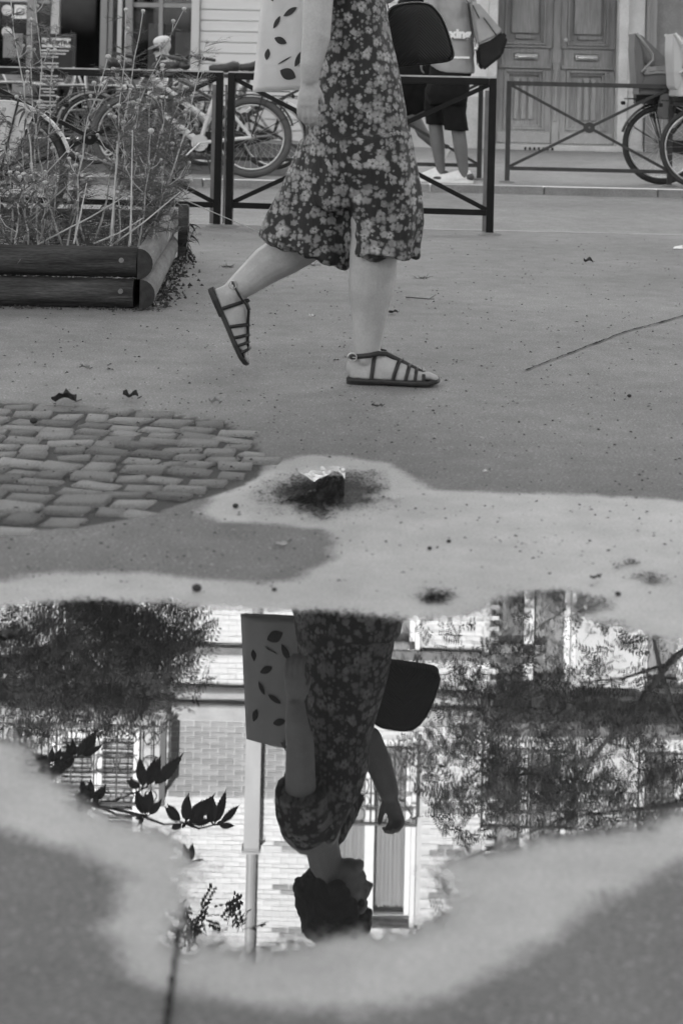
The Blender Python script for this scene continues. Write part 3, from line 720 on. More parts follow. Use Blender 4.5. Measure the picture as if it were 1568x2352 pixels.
# louvred shutters on the two windows over the balcony
for c in (-4.7, -2.8):
    for s in (-1, 1):
        m = MB(); x = c + s * 0.25; y = FY + 0.05 + (0.02 if s > 0 else 0)
        for xx in (x - 0.22, x + 0.22): m.box((xx, y, 8.13), (0.055, 0.04, 2.24))
        for zz in (7.05, 8.0, 9.22): m.box((x, y, zz), (0.39, 0.038, 0.07))
        sh = m.build('shutter', M['window_white'], house)
        lv = MB()
        for k in range(34):
            zz = 7.12 + k * 0.0605
            if abs(zz - 8.0) < 0.06: continue
            lv.box((x, y, zz), (0.38, 0.045, 0.008), Matrix.Rotation(math.radians(38), 3, 'X'))
        lv.build('louvres', M['window_white'], sh)
# rain pipe with its boxed upper part
m = MB(); m.tube([(-0.885, FY - 0.1, GZ + 3.2), (-0.885, FY - 0.1, 6.36)], 0.05, 12); m.box((-0.885, FY - 0.11, 7.55), (0.185, 0.16, 1.52)); m.box((-0.885, FY - 0.11, 8.33), (0.23, 0.19, 0.03))
m.tube([(-0.885, FY - 0.1, 8.34), (-0.88, FY - 0.1, 12.9)], 0.06, 12)
m.build('drainpipe', M['zinc'], house, smooth=False)
# ---- ground floor
X0, X1 = -8.2, fX(438)
m = MB(); m.box(((X0 - 11) / 2, FY + 0.15, 1.8), (X0 + 11, 0.3, 3.15)); m.build('wall', M['stone_mid'], house)
SX1 = fX(938)
wb = MB().box(((X1 + fX(1118)) / 2, FY + 0.17, 1.8), (fX(1118) - X1, 0.3, 3.15)).build('wall', M['stone_pale'], house)
MB().box(((SX1 + fX(1118)) / 2 + .01, FY - 0.015, 0.55), (fX(1118) - SX1 - .04, 0.06, 0.66)).build('plinth', M['stone_mid'], house, bevel=0.01)
tr = MB().box(((fX(438) + fX(458)) / 2, FY - 0.03, 1.75), (0.1, 0.10, 3.1)).build('trim', M['siding_trim'], house, bevel=0.006)
n = 23; w = SX1 - fX(458)
pb = Local().box((0, 0, 0), (w, 0.03, 0.124)).build('cladding_board', M['siding'], house, bevel=0.006)
for k in range(n):
    c = pb if k == 0 else pb.copy()
    if k: COL.objects.link(c)
    c.location = ((fX(458) + SX1) / 2, -0.005 + random.uniform(-.002, .002), 0.345 + k * 0.1325)
    if k: BASE[c] = BASE[house]
# oak double door in its stone surround
DX0, DX1 = fX(1142), fX(1414)
for x, wd in ((fX(1118) + 0.055, 0.11), (DX1 + 0.065, 0.12)):
    MB().box((x, FY - 0.02, 1.78), (wd, 0.2, 3.1)).build('door_jamb', M['stone_mid'], house, bevel=0.008)
MB().box(((DX0 + DX1) / 2, FY - 0.02, 3.28), (DX1 - DX0 + 0.26, 0.16, 0.2)).build('lintel', M['stone_mid'], house, bevel=0.008)
MB().box(((DX0 + DX1) / 2, FY - 0.07, GZ + 0.03), (DX1 - DX0 + 0.04, 0.34, 0.07)).build('doorstep', M['stone_mid'], house, bevel=0.01)
dz0 = GZ + 0.07; yd = FY + 0.13; half = (DX1 - DX0) / 2 - 0.045
def frame_rect(m, cx, cz, w, h, t, y, dep):
    m.box((cx - w / 2 + t / 2, y, cz), (t, dep, h)); m.box((cx + w / 2 - t / 2, y, cz), (t, dep, h))
    m.box((cx, y, cz - h / 2 + t / 2), (w - 2 * t, dep * .96, t)); m.box((cx, y, cz + h / 2 - t / 2), (w - 2 * t, dep * .96, t))
zrow = lambda yy: at(1280, yy, FY).z
for s in (-1, 1):
    cx = (DX0 + DX1) / 2 + s * (half / 2 + 0.045)
    leaf = MB().box((cx, yd + 0.055, (dz0 + 3.17) / 2), (half, 0.05, 3.17 - dz0)).build('door_leaf', M['oak'], house)
    fr = MB(); st = 0.085; yf = yd - 0.006
    for e in (-1, 1): fr.box((cx + e * (half / 2 - st / 2), yf, (dz0 + 3.17) / 2), (st, 0.07, 3.17 - dz0))
    for za, zb in ((dz0, zrow(300)), (zrow(160), zrow(104)), (3.0, 3.17)): fr.box((cx, yf + .001, (za + zb) / 2), (half - 2 * st, 0.07, zb - za))
    fr.build('door_rail', M['oak'], leaf, bevel=0.004)
    pw = half - 2 * st
    up = MB(); zc = (zrow(104) + 3.0) / 2; hh = 3.0 - zrow(104)
    frame_rect(up, cx, zc, pw - 0.004, hh - 0.004, 0.03, yd - 0.035, 0.05); frame_rect(up, cx, zc, pw - 0.066, hh - 0.066, 0.022, yd - 0.005, 0.05); up.box((cx, yd + 0.012, zc + 0.02), (pw - 0.18, 0.04, hh - 0.25)); up.box((cx, yd + 0.0125, zc - hh / 2 + 0.1), (pw - 0.28, 0.0396, 0.05))
    up.build('door_panel', M['oak'], leaf, bevel=0.005)
    lo = MB(); za, zb = zrow(300), zrow(160); zc = (za + zb) / 2; hh = zb - za
    frame_rect(lo, cx, zc, pw - 0.004, hh - 0.004, 0.034, yd - 0.035, 0.05); frame_rect(lo, cx, zc, pw - 0.074, hh - 0.074, 0.03, yd + 0.0, 0.045)
    for k in (-1, 0, 1): lo.box((cx + k * 0.088, yd + 0.014, zc + 0.01), (0.058, 0.05, hh - 0.24))
    lo.build('door_panel', M['oak'], leaf, bevel=0.006)
    ra = MB(); ra.box((cx, yd - 0.048, (zrow(112) + zrow(152)) / 2), (pw + 0.08, 0.02, zrow(112) - zrow(152))); ra.box((cx, yd - 0.052, zrow(155)), (pw + 0.13, 0.07, 0.03)); ra.box((cx, yd - 0.052, zrow(108)), (pw + 0.13, 0.06, 0.026))
    ra.build('lock_rail', M['oak'], leaf, bevel=0.004)
    hx, hz = cx + s * -0.015, zrow(131)
    h = MB(); h.box((hx, yd - 0.064, hz), (0.30, 0.02, 0.085)); hd = h.build('letter_plate', M['alu'], leaf, bevel=0.012)
    MB().tube([(hx - 0.12, yd - 0.07, hz), (hx - 0.1, yd - 0.115, hz - .004), (hx + 0.1, yd - 0.115, hz - .004), (hx + 0.12, yd - 0.07, hz)], 0.016, 8).build('door_handle', M['steel'], leaf, smooth=True)
    kk = MB(); kk.box((cx, yd - 0.048, dz0 + 0.075), (half - 0.03, 0.012, 0.13)); kp_ = kk.build('kick_plate', M['alu'], leaf)
    for a in range(5):
        for b in (-1, 1): kk2 = MB().disc((cx + (a - 2) * 0.135, yd - 0.056, dz0 + 0.075 + b * 0.05), (0, 1, 0), 0.008, 0.01, 8).build('stud', M['steel'], leaf)
as_ = MB(); ax_ = (DX0 + DX1) / 2; as_.box((ax_, yd - 0.03, (dz0 + 3.17) / 2), (0.088, 0.09, 3.17 - dz0)); as_.box((ax_, yd - 0.055, zrow(128)), (0.11, 0.06, 0.17)); as_.tube([(ax_, yd - 0.075, zrow(160)), (ax_, yd - 0.075, 0.6)], 0.022, 8)
as_.build('door_post', M['oak'], house, bevel=0.004)
MB().disc((ax_ + 0.115, yd - 0.04, zrow(91)), (0, 1, 0), 0.024, 0.02, 14).build('lock', M['steel'], house)
# right of the door
RX = DX1 + 0.125
MB().box(((RX + fX(1478)) / 2, FY + 0.16, 1.8), (fX(1478) - RX, 0.3, 3.15)).build('wall', M['stone_pale'], house)
MB().box(((RX + fX(1478)) / 2, FY - 0.01, 0.62), (fX(1478) - RX - 0.02, 0.08, 0.74)).build('plinth', M['stone_mid'], house, bevel=0.01)
m = MB(); m.box(((fX(1480) + fX(1502)) / 2, FY - 0.03, 1.8), (0.115, 0.16, 3.1)); m.box((fX(1489), FY - 0.12, 1.6), (0.02, 0.02, 2.7)); m.build('trim', M['cafe_frame'], house, bevel=0.005)
MB().box(((fX(1504) + 11) / 2, FY + 0.15, 1.8), (11 - fX(1504), 0.3, 3.15)).build('wall', M['stone_grey'], house)
# vent slots in the doorstep
m = MB()
for k in range(7): m.box((at(1213 + k * 10.5, 355, 19.4).x, FY - 0.246, GZ + 0.02), (0.022, 0.012, 0.035))
m.build('vent_slots', M['crack'], house)

# ---- cafe front
cf = MB(); D = 3.2; cz0 = GZ + 0.03; cz1 = 3.3
def quad(m, a, b, c, d): m.add([a, b, c, d], [(0, 1, 2, 3)])
yb = FY + D
quad(cf, (X0, yb, cz0), (X1, yb, cz0), (X1, yb, cz1), (X0, yb, cz1)); quad(cf, (X0, FY, cz0), (X1, FY, cz0), (X1, yb, cz0), (X0, yb, cz0)); quad(cf, (X0, FY + .01, cz1), (X1, FY + .01, cz1), (X1, yb, cz1), (X0, yb, cz1))
quad(cf, (X0, FY, cz0), (X0, yb, cz0), (X0, yb, cz1), (X0, FY, cz1)); quad(cf, (X1, FY + .32, cz0), (X1, yb, cz0), (X1, yb, cz1), (X1, FY + .32, cz1))
cf.build('cafe_interior', M['interior'], house, recalc=False)
def post(xa, xb, m_, y=0.0, name='shopfront_post', z0=GZ, z1=3.3, dep=0.12):
    return MB().box(((fX(xa) + fX(xb)) / 2, FY + y, (z0 + z1) / 2), (fX(xb) - fX(xa), dep, z1 - z0)).build(name, M[m_], house, bevel=0.008)
post(-20, -4, 'cafe_frame'); post(62, 84, 'cafe_frame'); post(113, 133, 'cafe_pale', 0.1); post(230, 246, 'cafe_frame'); post(247, 258, 'cafe_frame', 0.03); post(268, 279, 'cafe_pale', 0.05); post(286, 304, 'cafe_frame'); post(363, 373, 'cafe_frame', 0.02); post(-200, -180, 'cafe_frame'); post(-420, -400, 'cafe_frame')
def rail(xa, xb, ya, yb2, m_, y=0.02):
    za, zb = at(200, yb2, FY).z, at(200, ya, FY).z
    return MB().box(((fX(xa) + fX(xb)) / 2, FY + y, (za + zb) / 2), (fX(xb) - fX(xa), 0.08, zb - za)).build('shopfront_rail', M[m_], house, bevel=0.006)
rail(304, 438, 3, 14, 'cafe_frame'); rail(84, 113, 2, 11, 'cafe_frame'); rail(304, 438, 240, 262, 'cafe_frame'); rail(304, 363, 180, 240, 'cafe_frame', 0.05); rail(-420, 62, 175, 250, 'cafe_frame'); rail(-4, 62, -12, 8, 'cafe_pale')
def pane(xa, xb, za=GZ + 0.05, zb=3.25):
    return MB().box(((fX(xa) + fX(xb)) / 2, FY + 0.03, (za + zb) / 2), (fX(xb) - fX(xa), 0.008, zb - za)).build('shop_pane', M['glass'], house)
pane(-400, -200); pane(-180, -20); pane(-4, 62); pane(84, 113); pane(304, 363); pane(373, 438); pane(259, 267)
MB().box((fX(398), FY + 0.5, at(398, -5, FY).z), (0.42, 0.02, 0.2)).build('price_card', M['poster'], house)
for xa, xb, ya, yb2 in ((310, 345, 40, 160), (376, 420, 60, 150)):
    MB().box(((fX(xa) + fX(xb)) / 2, FY + 1.5, at(200, (ya + yb2) / 2, FY).z), (fX(xb) - fX(xa), 0.3, (yb2 - ya) / 188)).build('counter', M['cafe_frame'], house)
# round stickers and a poster on the left pane
for yy in (23, 73):
    p = at(16, yy, FY); MB().disc((p.x, FY + 0.02, p.z), (0, 1, 0), 0.066, 0.006, 28).build('round_sticker', M['white_print'], house)
    MB().box((p.x, FY + 0.0135, p.z), (0.1, 0.004, 0.016)).build('sticker_bar', M['poster'], house)
p = at(47, 27, FY); po = MB().box((p.x, FY + 0.02, p.z), (0.15, 0.006, 0.17)).build('poster', M['white_print'], house)
MB().tube([(p.x + 0.045 * math.cos(k * PI / 9), FY + 0.015, p.z + 0.045 * math.sin(k * PI / 9)) for k in range(18)], 0.006, 5, closed=True).build('poster_ring', M['cafe_frame'], po)
p = at(30, 95, FY); MB().box((p.x, FY + 0.019, p.z - .05), (0.24, 0.005, 0.3)).build('notice_sheet', M['cafe_frame'], house)

# ------------------------------------------------------------------ the tall house behind the camera that keeps the street in shade
back = thing('apartment_building', 'tall grey stone apartment block on the near side of the street with rows of windows', 'building', (0, -34, 0))
hs = [(c - 0.6, c + 0.6, z, z + 1.9) for c in np.arange(-24, 25, 3.0) for z in np.arange(1.2, 21, 3.2)]
HB = 20.5
mb = MB(); holed(mb, -40, 40, 0, HB, hs, -34.0, -0.3)
mb.add([(-40, -34, 0), (-40, -44, 0), (-40, -44, HB), (-40, -34, HB)], [(0, 1, 2, 3)]); mb.add([(40, -34, 0), (40, -44, 0), (40, -44, HB), (40, -34, HB)], [(0, 1, 2, 3)])
mb.add([(-40, -44, 0), (40, -44, 0), (40, -44, HB), (-40, -44, HB)], [(0, 1, 2, 3)])
mb.build('wall', M['stone_pale'], back, recalc=False)
MB().box((0, -39, HB + 0.2), (80.8, 10.8, 0.4)).build('roof', M['stone_grey'], back)
for z in np.arange(0.6, 21, 3.2): MB().box((0, -33.93, z), (80, 0.14, 0.16)).build('string_course', M['stone_mid'], back)
gm = MB()
for h in hs: gm.box(((h[0] + h[1]) / 2, -34.22, (h[2] + h[3]) / 2), (1.2, 0.02, 1.9))
tag(gm.build('window_panes', M['glass'], back), kind='stuff')
MB().box((0, -34.6, HB / 2), (79, 0.05, HB - 1)).build('inner_wall', M['interior'], back)

# ------------------------------------------------------------------ railings along the kerbs
def barrier(pL, pR, H, t, m_, label, hub_r=0.05, flange=True, braces=True):
    pL, pR = Vector(pL), Vector(pR); c = (pL + pR) / 2; L = (pR - pL).length; a = math.atan2(pR.y - pL.y, pR.x - pL.x)
    th = thing('metal_barrier', label, 'barrier', c, 'metal barriers along the kerbs', a)
    mm = M[m_]
    for s in (-1, 1):
        Local().box((s * (L / 2 - t / 2), 0, H / 2), (t, t, H)).build('post', mm, th, bevel=0.003)
    if flange:
        for s in (-1, 1):
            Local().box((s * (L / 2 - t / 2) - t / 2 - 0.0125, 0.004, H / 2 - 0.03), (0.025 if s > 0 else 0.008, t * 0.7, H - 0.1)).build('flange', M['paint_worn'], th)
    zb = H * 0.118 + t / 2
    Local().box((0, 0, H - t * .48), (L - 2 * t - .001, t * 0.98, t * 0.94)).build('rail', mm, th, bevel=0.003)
    if flange: Local().box((0, -.001, H + .004), (L - .01, t * .98, .010)).build('rail_highlight', M['highlight_paint'], th)  # added pale strip, stands for sky light caught by the top edge
    Local().box((0, 0, zb), (L - 2 * t - .001, t * 0.9, t * 0.8)).build('rail', mm, th, bevel=0.003)
    x = L / 2 - t; za, z2 = zb + t * .4, H - t * 0.9
    Local().bar((-x, 0.003, za), (x, 0.003, z2), t * 0.45, t * 0.62).build('brace', mm, th)
    Local().bar((-x, -0.003, z2), (x, -0.003, za), t * 0.452, t * 0.62).build('brace', mm, th)
    hb = Local().disc((0, 0, (za + z2) / 2), (0, 1, 0), hub_r, t * 0.8, 24).build('hub', mm, th)
    Local().disc((0, -t * 0.42, (za + z2) / 2), (0, 1, 0), hub_r * .2, 0.012, 12).build('bolt', M['paint_worn'], hb)
    for s in (-1, 1): Local().ell((s * (L / 2 - t / 2), 0, 0.0), (0.075, 0.065, 0.018), 12, 6).build('footing', M['kerb'], th, smooth=True)
    return th
b0 = at(507, 520, 10.62)
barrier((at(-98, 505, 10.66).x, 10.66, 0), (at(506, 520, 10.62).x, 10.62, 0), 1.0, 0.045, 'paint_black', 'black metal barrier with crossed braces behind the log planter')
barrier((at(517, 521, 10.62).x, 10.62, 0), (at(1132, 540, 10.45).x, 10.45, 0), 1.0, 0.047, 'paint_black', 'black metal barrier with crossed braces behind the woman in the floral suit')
d = 14.85
barrier((at(1158, 415, d).x, d, far_z(d)), (at(1538, 425, d).x, d - .05, far_z(d)), 0.92, 0.042, 'paint_far', 'weathered barrier across the road in front of the oak door', 0.05, False)
barrier((at(748, 415, 15.1).x, 15.1, far_z(15.1)), (at(1104, 425, 15.1).x, 15.1, far_z(15.1)), 0.92, 0.042, 'paint_far', 'weathered barrier across the road behind the walking man', 0.05, False)
barrier((at(382, 415, 15.3).x, 15.3, far_z(15.3)), (at(736, 425, 15.3).x, 15.3, far_z(15.3)), 0.92, 0.042, 'paint_far', 'weathered barrier across the road behind the parked electric bicycle', 0.05, False)

# ------------------------------------------------------------------ log planter
F_R = gnd(343, 713); B_R = Vector((-0.845, 8.6, 0))
side = (B_R - F_R).normalized(); front = Vector((1, 0.0, 0))
LX = -3.6
planter = thing('log_planter', 'long raised planter of stacked half-round logs bolted at the corner', 'planter', (F_R.x, F_R.y, 0))
LH = 0.122
def half_log(a, b, out, r, name, m_, mend):
    """half-round log from a to b, flat side away from 'out'"""
    a, b, out = Vector(a), Vector(b), Vector(out).normalized(); mb = MB(); n = 12; segs = 14; rings = []
    for i in range(segs + 1):
        t = i / segs; c = a.lerp(b, t); rr = r * (1 + 0.03 * noise.noise(Vector((t * 5, a.x * 3, a.z * 9)))); row_ = []
        for k in range(n + 1):
            th = PI * k / n; row_.append(c + out * (math.sin(th) * rr * 1.0) + Vector((0, 0, math.cos(th) * rr)))
        rings.append(row_)
    N_ = n + 1; vs_ = [p for rr in rings for p in rr]; fs_ = []; 
    for i in range(segs):
        for k in range(n): fs_.append((i * N_ + k, i * N_ + k + 1, (i + 1) * N_ + k + 1, (i + 1) * N_ + k))
        fs_.append((i * N_ + n, i * N_, (i + 1) * N_, (i + 1) * N_ + n))
    mb.add(vs_, fs_); mb.cur = 1
    mb.add(rings[0], [tuple(range(N_))]); mb.add(rings[-1], [tuple(range(N_))[::-1]])
    return mb.build(name, [M[m_], M[mend]], planter)
for k in range(2):
    z = 0.062 + k * LH * 1.01
    fl = half_log((F_R.x - 0.055 - 0.012 * (1 - k), F_R.y + 0.06, z), (LX, F_R.y - 0.02, z), (0, -1, 0), LH / 2, 'log', 'log', 'log_end')
    for xx in (0.115, 1.1): MB().disc((F_R.x - xx, F_R.y - 0.004 + 0.004 * k, z + 0.012), (0, 1, 0), 0.010, 0.010, 12).build('bolt', M['kerb'], fl)
    half_log(Vector((F_R.x - 0.05 + 0.012 * (1 - k), F_R.y - 0.01, z)), Vector((B_R.x - 0.05, B_R.y, z)), (1, 0.05, 0), LH / 2, 'log', 'log_pale', 'log_end')
    half_log((B_R.x - 0.08, B_R.y - 0.03, z), (LX, B_R.y - 0.08, z), (0, 1, 0), LH / 2, 'log', 'log', 'log_end')
MB().box((B_R.x + 0.035, B_R.y - 0.02, 0.14), (0.05, 0.09, 0.28)).build('corner_post', M['log'], planter, bevel=0.006)
MB().box((B_R.x - 0.10, F_R.y + 0.08, 0.12), (0.07, 0.07, 0.22)).build('corner_post', M['log'], planter, bevel=0.006)
sx = np.linspace(LX, -0.79, 40); sy = np.linspace(F_R.y + 0.06, B_R.y - 0.09, 24); mb = MB()
vs_ = [(x, y, 0.17 + 0.03 * noise.noise(Vector((x * 3, y * 3, 0))) + 0.02 * noise.noise(Vector((x * 14, y * 14, 0)))) for y in sy for x in sx]
mb.add(vs_, [(j * 40 + i, j * 40 + i + 1, (j + 1) * 40 + i + 1, (j + 1) * 40 + i) for j in range(23) for i in range(39)])
mb.build('soil', M['soil'], planter, smooth=True, recalc=False)

# ------------------------------------------------------------------ wild plants in the planter
def ribbon(mb, p, d, L, w, droop=0.3, n=2, nrm=None):
    p = Vector(p); d = Vector(d).normalized(); s = d.cross(Vector((rng.normal(), rng.normal(), rng.normal()))).normalized() * w / 2
    q = p; vs_ = [p - s * .5, p + s * .5]; dd = d.copy()
    for i in range(n):
        dd = (dd + Vector((0, 0, -droop / n))).normalized(); q = q + dd * (L / n); k = (1 - (i + 1) / n) ** 0.8
        vs_ += [q - s * k, q + s * k]
    mb.add(vs_, [(2 * i, 2 * i + 1, 2 * i + 3, 2 * i + 2) for i in range(n)])
def feather(mb, p, d, L):
    """finely divided leaf: a rib with thread-like lobes"""
    p = Vector(p); d = Vector(d).normalized(); s = d.cross(Vector((0, 0, 1)) + Vector((rng.normal(), rng.normal(), 0)) * .6).normalized()
    u = s.cross(d); ribbon(mb, p, d, L, 0.005, 0.25, 3)
    for k in range(9):
        t = 0.15 + 0.8 * k / 9
        for sg in (-1, 1):
            ribbon(mb, p + d * (L * t), d * 0.7 + s * sg * 1.0 + u * rng.uniform(-.7, .7), L * 0.34 * (1.1 - t * .6), 0.0048, 0.2, 1)
def flower_head(mb, p, r):
    mb.ell(p, (r, r, r * 0.8), 7, 5)
    for k in range(6):
        a = k * PI / 3 + rng.uniform(0, 1); ribbon(mb, Vector(p), (math.cos(a), math.sin(a), -0.5), r * 1.9, r * 0.8, 0.9, 1)
WEED_LABEL = 'bushy wild plant with dense feathery leaves and small pale flower heads in the planter'
def weed(base, tip, nb, feathers, heads=True, broad=0, bare=0.25, th=0.005, spread=0.16, label=WEED_LABEL, group='wild plants in the log planter', kind='weed_leaf', name='wild_plant', cat='wild plant'):
    base, tip = Vector(base), Vector(tip); t_ = thing(name, label, cat, base, group)
    H = (tip - base).length; st, lf, fl = MB(), MB(), MB(); n = 10
    side_ = Vector((rng.normal(), rng.normal(), 0)) * 0.04 * H
    pts = [base.lerp(tip, i / n) + side_ * math.sin(PI * i / n) + Vector((rng.normal(), rng.normal(), 0)) * 0.006 for i in range(n + 1)]
    st.tube(pts, [th * (1 - 0.65 * i / n) for i in range(n + 1)], 5)
    if heads: flower_head(fl, pts[-1], rng.uniform(.010, .014))
    for k in range(nb):
        i = int(rng.integers(3, n)); a = rng.uniform(0, 2 * PI); L = rng.uniform(0.4, 1.2) * spread * (1.25 - i / n)
        d = Vector((math.cos(a) * 1.0, math.sin(a) * 0.5, rng.uniform(0.5, 1.2))).normalized()
        q = pts[i]; m1 = q + d * L * 0.55; e = m1 + (d + Vector((0, 0, 0.8))).normalized() * L * 0.5
        st.tube([q, m1, e], [th * .5, th * .42, th * .3], 4)
        if heads:
            if rng.random() < .55: flower_head(fl, e, rng.uniform(.007, .011))
            if rng.random() < .25: e2 = m1 + Vector((rng.normal() * .04, rng.normal() * .02, rng.uniform(.03, .07))); st.tube([m1, e2], th * .28, 4); flower_head(fl, e2, rng.uniform(.008, .012))
        for j in range(2): feather(lf, q.lerp(m1, rng.random()), d + Vector((rng.normal(), rng.normal(), rng.normal())) * .5, rng.uniform(.05, .09))
    for k in range(feathers):
        i = rng.uniform(bare, 0.98) * n; j = int(i); q = pts[j].lerp(pts[min(j + 1, n)], i - j)
        a = rng.uniform(0, 2 * PI); feather(lf, q, (math.cos(a), math.sin(a), rng.uniform(-.2, .9)), rng.uniform(.06, .15))
    for k in range(broad):
        i = rng.uniform(0.1, 0.95) * n; j = int(i); q = pts[j].lerp(pts[min(j + 1, n)], i - j); a = rng.uniform(0, 2 * PI)
        ribbon(lf, q, (math.cos(a), math.sin(a), rng.uniform(-.5, .6)), rng.uniform(.04, .09), rng.uniform(.012, .022), 1.4, 4)
    st.build('stem', M['stem'], t_, recalc=False)
    if lf.v: lf.build('leaves', M[kind], t_, recalc=False)['kind'] = 'stuff'
    if fl.v: fl.build('flower_heads', M['flower'], t_, recalc=False)['kind'] = 'stuff'
    return t_
def soil_pt(x, d): p = at(x, 520, d); return Vector((p.x, d, 0.16))
# stems the photo shows one by one: (x at soil, x and y of the tip, distance)
for xs0, xt, yt, dd, nb, fe, br in ((95, 18, -60, 7.0, 7, 12, 6), (60, 80, -30, 7.4, 6, 14, 6), (150, 70, 45, 7.2, 8, 14, 3), (185, 250, 130, 7.0, 6, 12, 2), (120, 130, 60, 7.6, 8, 10, 2),
        (215, 330, 25, 7.5, 9, 10, 0), (255, 292, 22, 7.1, 9, 14, 0), (250, 425, 20, 7.7, 8, 6, 0), (330, 480, 95, 7.3, 7, 14, 0), (290, 375, 150, 7.2, 6, 26, 0), (320, 350, 175, 7.6, 6, 30, 0),
        (345, 420, 200, 7.4, 7, 30, 0), (300, 320, 230, 7.0, 5, 30, 0), (355, 430, 255, 7.8, 6, 28, 0), (270, 285, 280, 7.3, 5, 26, 0), (380, 395, 330, 7.5, 5, 24, 3), (315, 345, 300, 6.95, 5, 30, 0),
        (30, 10, 250, 7.2, 4, 10, 16), (70, 50, 300, 7.0, 4, 12, 16), (110, 120, 340, 7.3, 4, 14, 12), (10, -10, 330, 7.5, 4, 12, 14), (150, 175, 380, 7.0, 4, 14, 10), (200, 190, 360, 7.5, 4, 16, 6), (40, 60, 400, 6.9, 3, 12, 14),
        (365, 335, 380, 7.1, 3, 26, 2), (90, 100, 420, 6.9, 3, 14, 10), (340, 380, 420, 7.0, 3, 26, 0), (-60, -90, 200, 7.4, 5, 20, 8), (-120, -100, 120, 7.8, 6, 20, 8)):
    weed(soil_pt(xs0, dd), at(xt, yt, dd + rng.uniform(-.15, .15)), nb, int(fe * 2.4), True, int(br * 1.5) + 4, label=('leafy wild plant with broad drooping leaves at the left of the log planter' if br >= 8 else 'tall wild plant with bare upper branches and pale flower heads above the barrier rail' if yt < 110 else WEED_LABEL))
# long bare straws leaning out of the planter
for a, b, dd in (((195, 350), (600, 535), 7.6), ((90, 560), (330, 425), 6.9), ((20, 480), (170, 330), 7.0), ((60, 505), (215, 370), 7.1), ((255, 560), (270, 330), 6.8), ((300, 565), (305, 300), 6.75), ((215, 560), (330, 500), 6.75), ((240, 575), (415, 440), 6.8), ((170, 560), (200, 420), 6.75), ((330, 540), (400, 430), 7.0)):
    p, q = at(*a, dd), at(*b, dd + .1); t_ = thing('dry_stalk', 'bare pale dry stalk leaning among the wild plants of the planter', 'stalk', (p.x, p.y, 0.16), 'dry stalks in the planter')
    m_ = p.lerp(q, .5) + Vector((0, 0, -.01)); MB().tube([p, m_, q], [.004, .0035, .002], 5).build('stem', M['stem'], t_, recalc=False)
# low growth nobody could count
ug = MB()
for k in range(420):
    x = rng.uniform(-1.9, -0.86); y = rng.uniform(F_R.y + .1, B_R.y - .15); q = Vector((x, y, 0.16))
    for j in range(2): ribbon(ug, q + Vector((rng.normal() * .02, rng.normal() * .02, 0)), (rng.normal() * .4, rng.normal() * .4, 1), rng.uniform(.05, .24), rng.uniform(.003, .008), .9, 3)
    if k % 3 == 0: feather(ug, q, (rng.normal() * .6, rng.normal() * .6, 1), rng.uniform(.08, .2))
tag(ug.build('undergrowth', M['weed_dark'], None, recalc=False), 'low dry undergrowth covering the planter soil', 'undergrowth', kind='stuff')
st_ = MB()
for k in range(500):
    x = rng.uniform(-1.9, -0.86); y = rng.uniform(F_R.y + .07, B_R.y - .15); a = rng.uniform(0, 2 * PI)
    ribbon(st_, (x, y, 0.19 + rng.uniform(0, .02)), (math.cos(a), math.sin(a), rng.uniform(0, .4)), rng.uniform(.05, .16), rng.uniform(.002, .005), .2, 2)
tag(st_.build('straw', M['stem'], None, recalc=False), 'dry straw lying on the planter soil', 'straw', kind='stuff')
weed(Vector((-0.765, 8.35, 0)), Vector((-0.755, 8.33, 0.215)), 3, 0, False, 26, 0, 0.0035, 0.07, 'small leafy weed growing from the pavement beside the planter corner', None, 'weed_dark', 'weed', 'weed')

# ------------------------------------------------------------------ trees seen in the puddle
def pinnate(mb_v, mb_f, p, d, L, pairs=6, w=0.019):
    d = d / np.linalg.norm(d); r = rng.normal(size=3); s = np.cross(d, r); s /= np.linalg.norm(s) + 1e-9; u = np.cross(s, d)
    for k in range(pairs):
        t = 0.2 + 0.8 * (k + 1) / pairs
        c = p + d * L * t + np.array([0, 0, -0.25 * L * t * t])
        for sg in (-1, 1):
            a = s * sg * 0.92 + d * 0.35 + u * rng.uniform(-.25, .25); l = L * 0.27; q = d * w * .5
            o = len(mb_v); mb_v.extend([c, c + a * l * .5 + q, c + a * l, c + a * l * .5 - q]); mb_f.append((o, o + 1, o + 2, o + 3))
    o = len(mb_v); e = p + d * L + np.array([0, 0, -0.25 * L]); mb_v.extend([p, p + u * .003, e]); mb_f.append((o, o + 1, o + 2))
def crown(name, blobs, m_, parent, L=(0.14, 0.24)):
    v_, f_ = [], []
    for c, r, n in blobs:
        c = np.array(c); r = np.array(r)
        for k in range(n):
            q = rng.normal(size=3); q = q / np.linalg.norm(q) * rng.random() ** 0.45
            if noise.noise(Vector(c + q * r) * 2.2) < -0.18: continue
            pinnate(v_, f_, c + q * r, np.array([rng.normal(), rng.normal(), rng.uniform(-.9, .4)]), rng.uniform(*L), int(rng.integers(5, 8)))
    inv = np.array(BASE[parent].inverted()); V_ = np.array(v_) @ inv[:3, :3].T + inv[:3, 3]
    me = bpy.data.meshes.new(name); me.from_pydata(V_.tolist(), [], f_); me.materials.append(M[m_])
    o = bpy.data.objects.new(name, me); COL.objects.link(o); o.parent = parent; BASE[o] = BASE[parent]; return o
def tree(base, label, trunk, limbs, blobs, L=(0.14, 0.24), m_='tree_leaf'):
    t = thing('street_tree', label, 'tree', base)
    MB().tube([p for p, r in trunk], [r for p, r in trunk], 12).build('trunk', M['bark'], t, smooth=True, recalc=False)
    for pts in limbs:
        k = len(pts); r0 = pts[0][1]; MB().tube([p for p, r in pts], [r for p, r in pts], 7).build('limb', M['bark'], t, smooth=True, recalc=False)
    crown('crown', blobs, m_, t, L); return t
tl = Vector((-4.9, 17.4, far_z(17.4)))
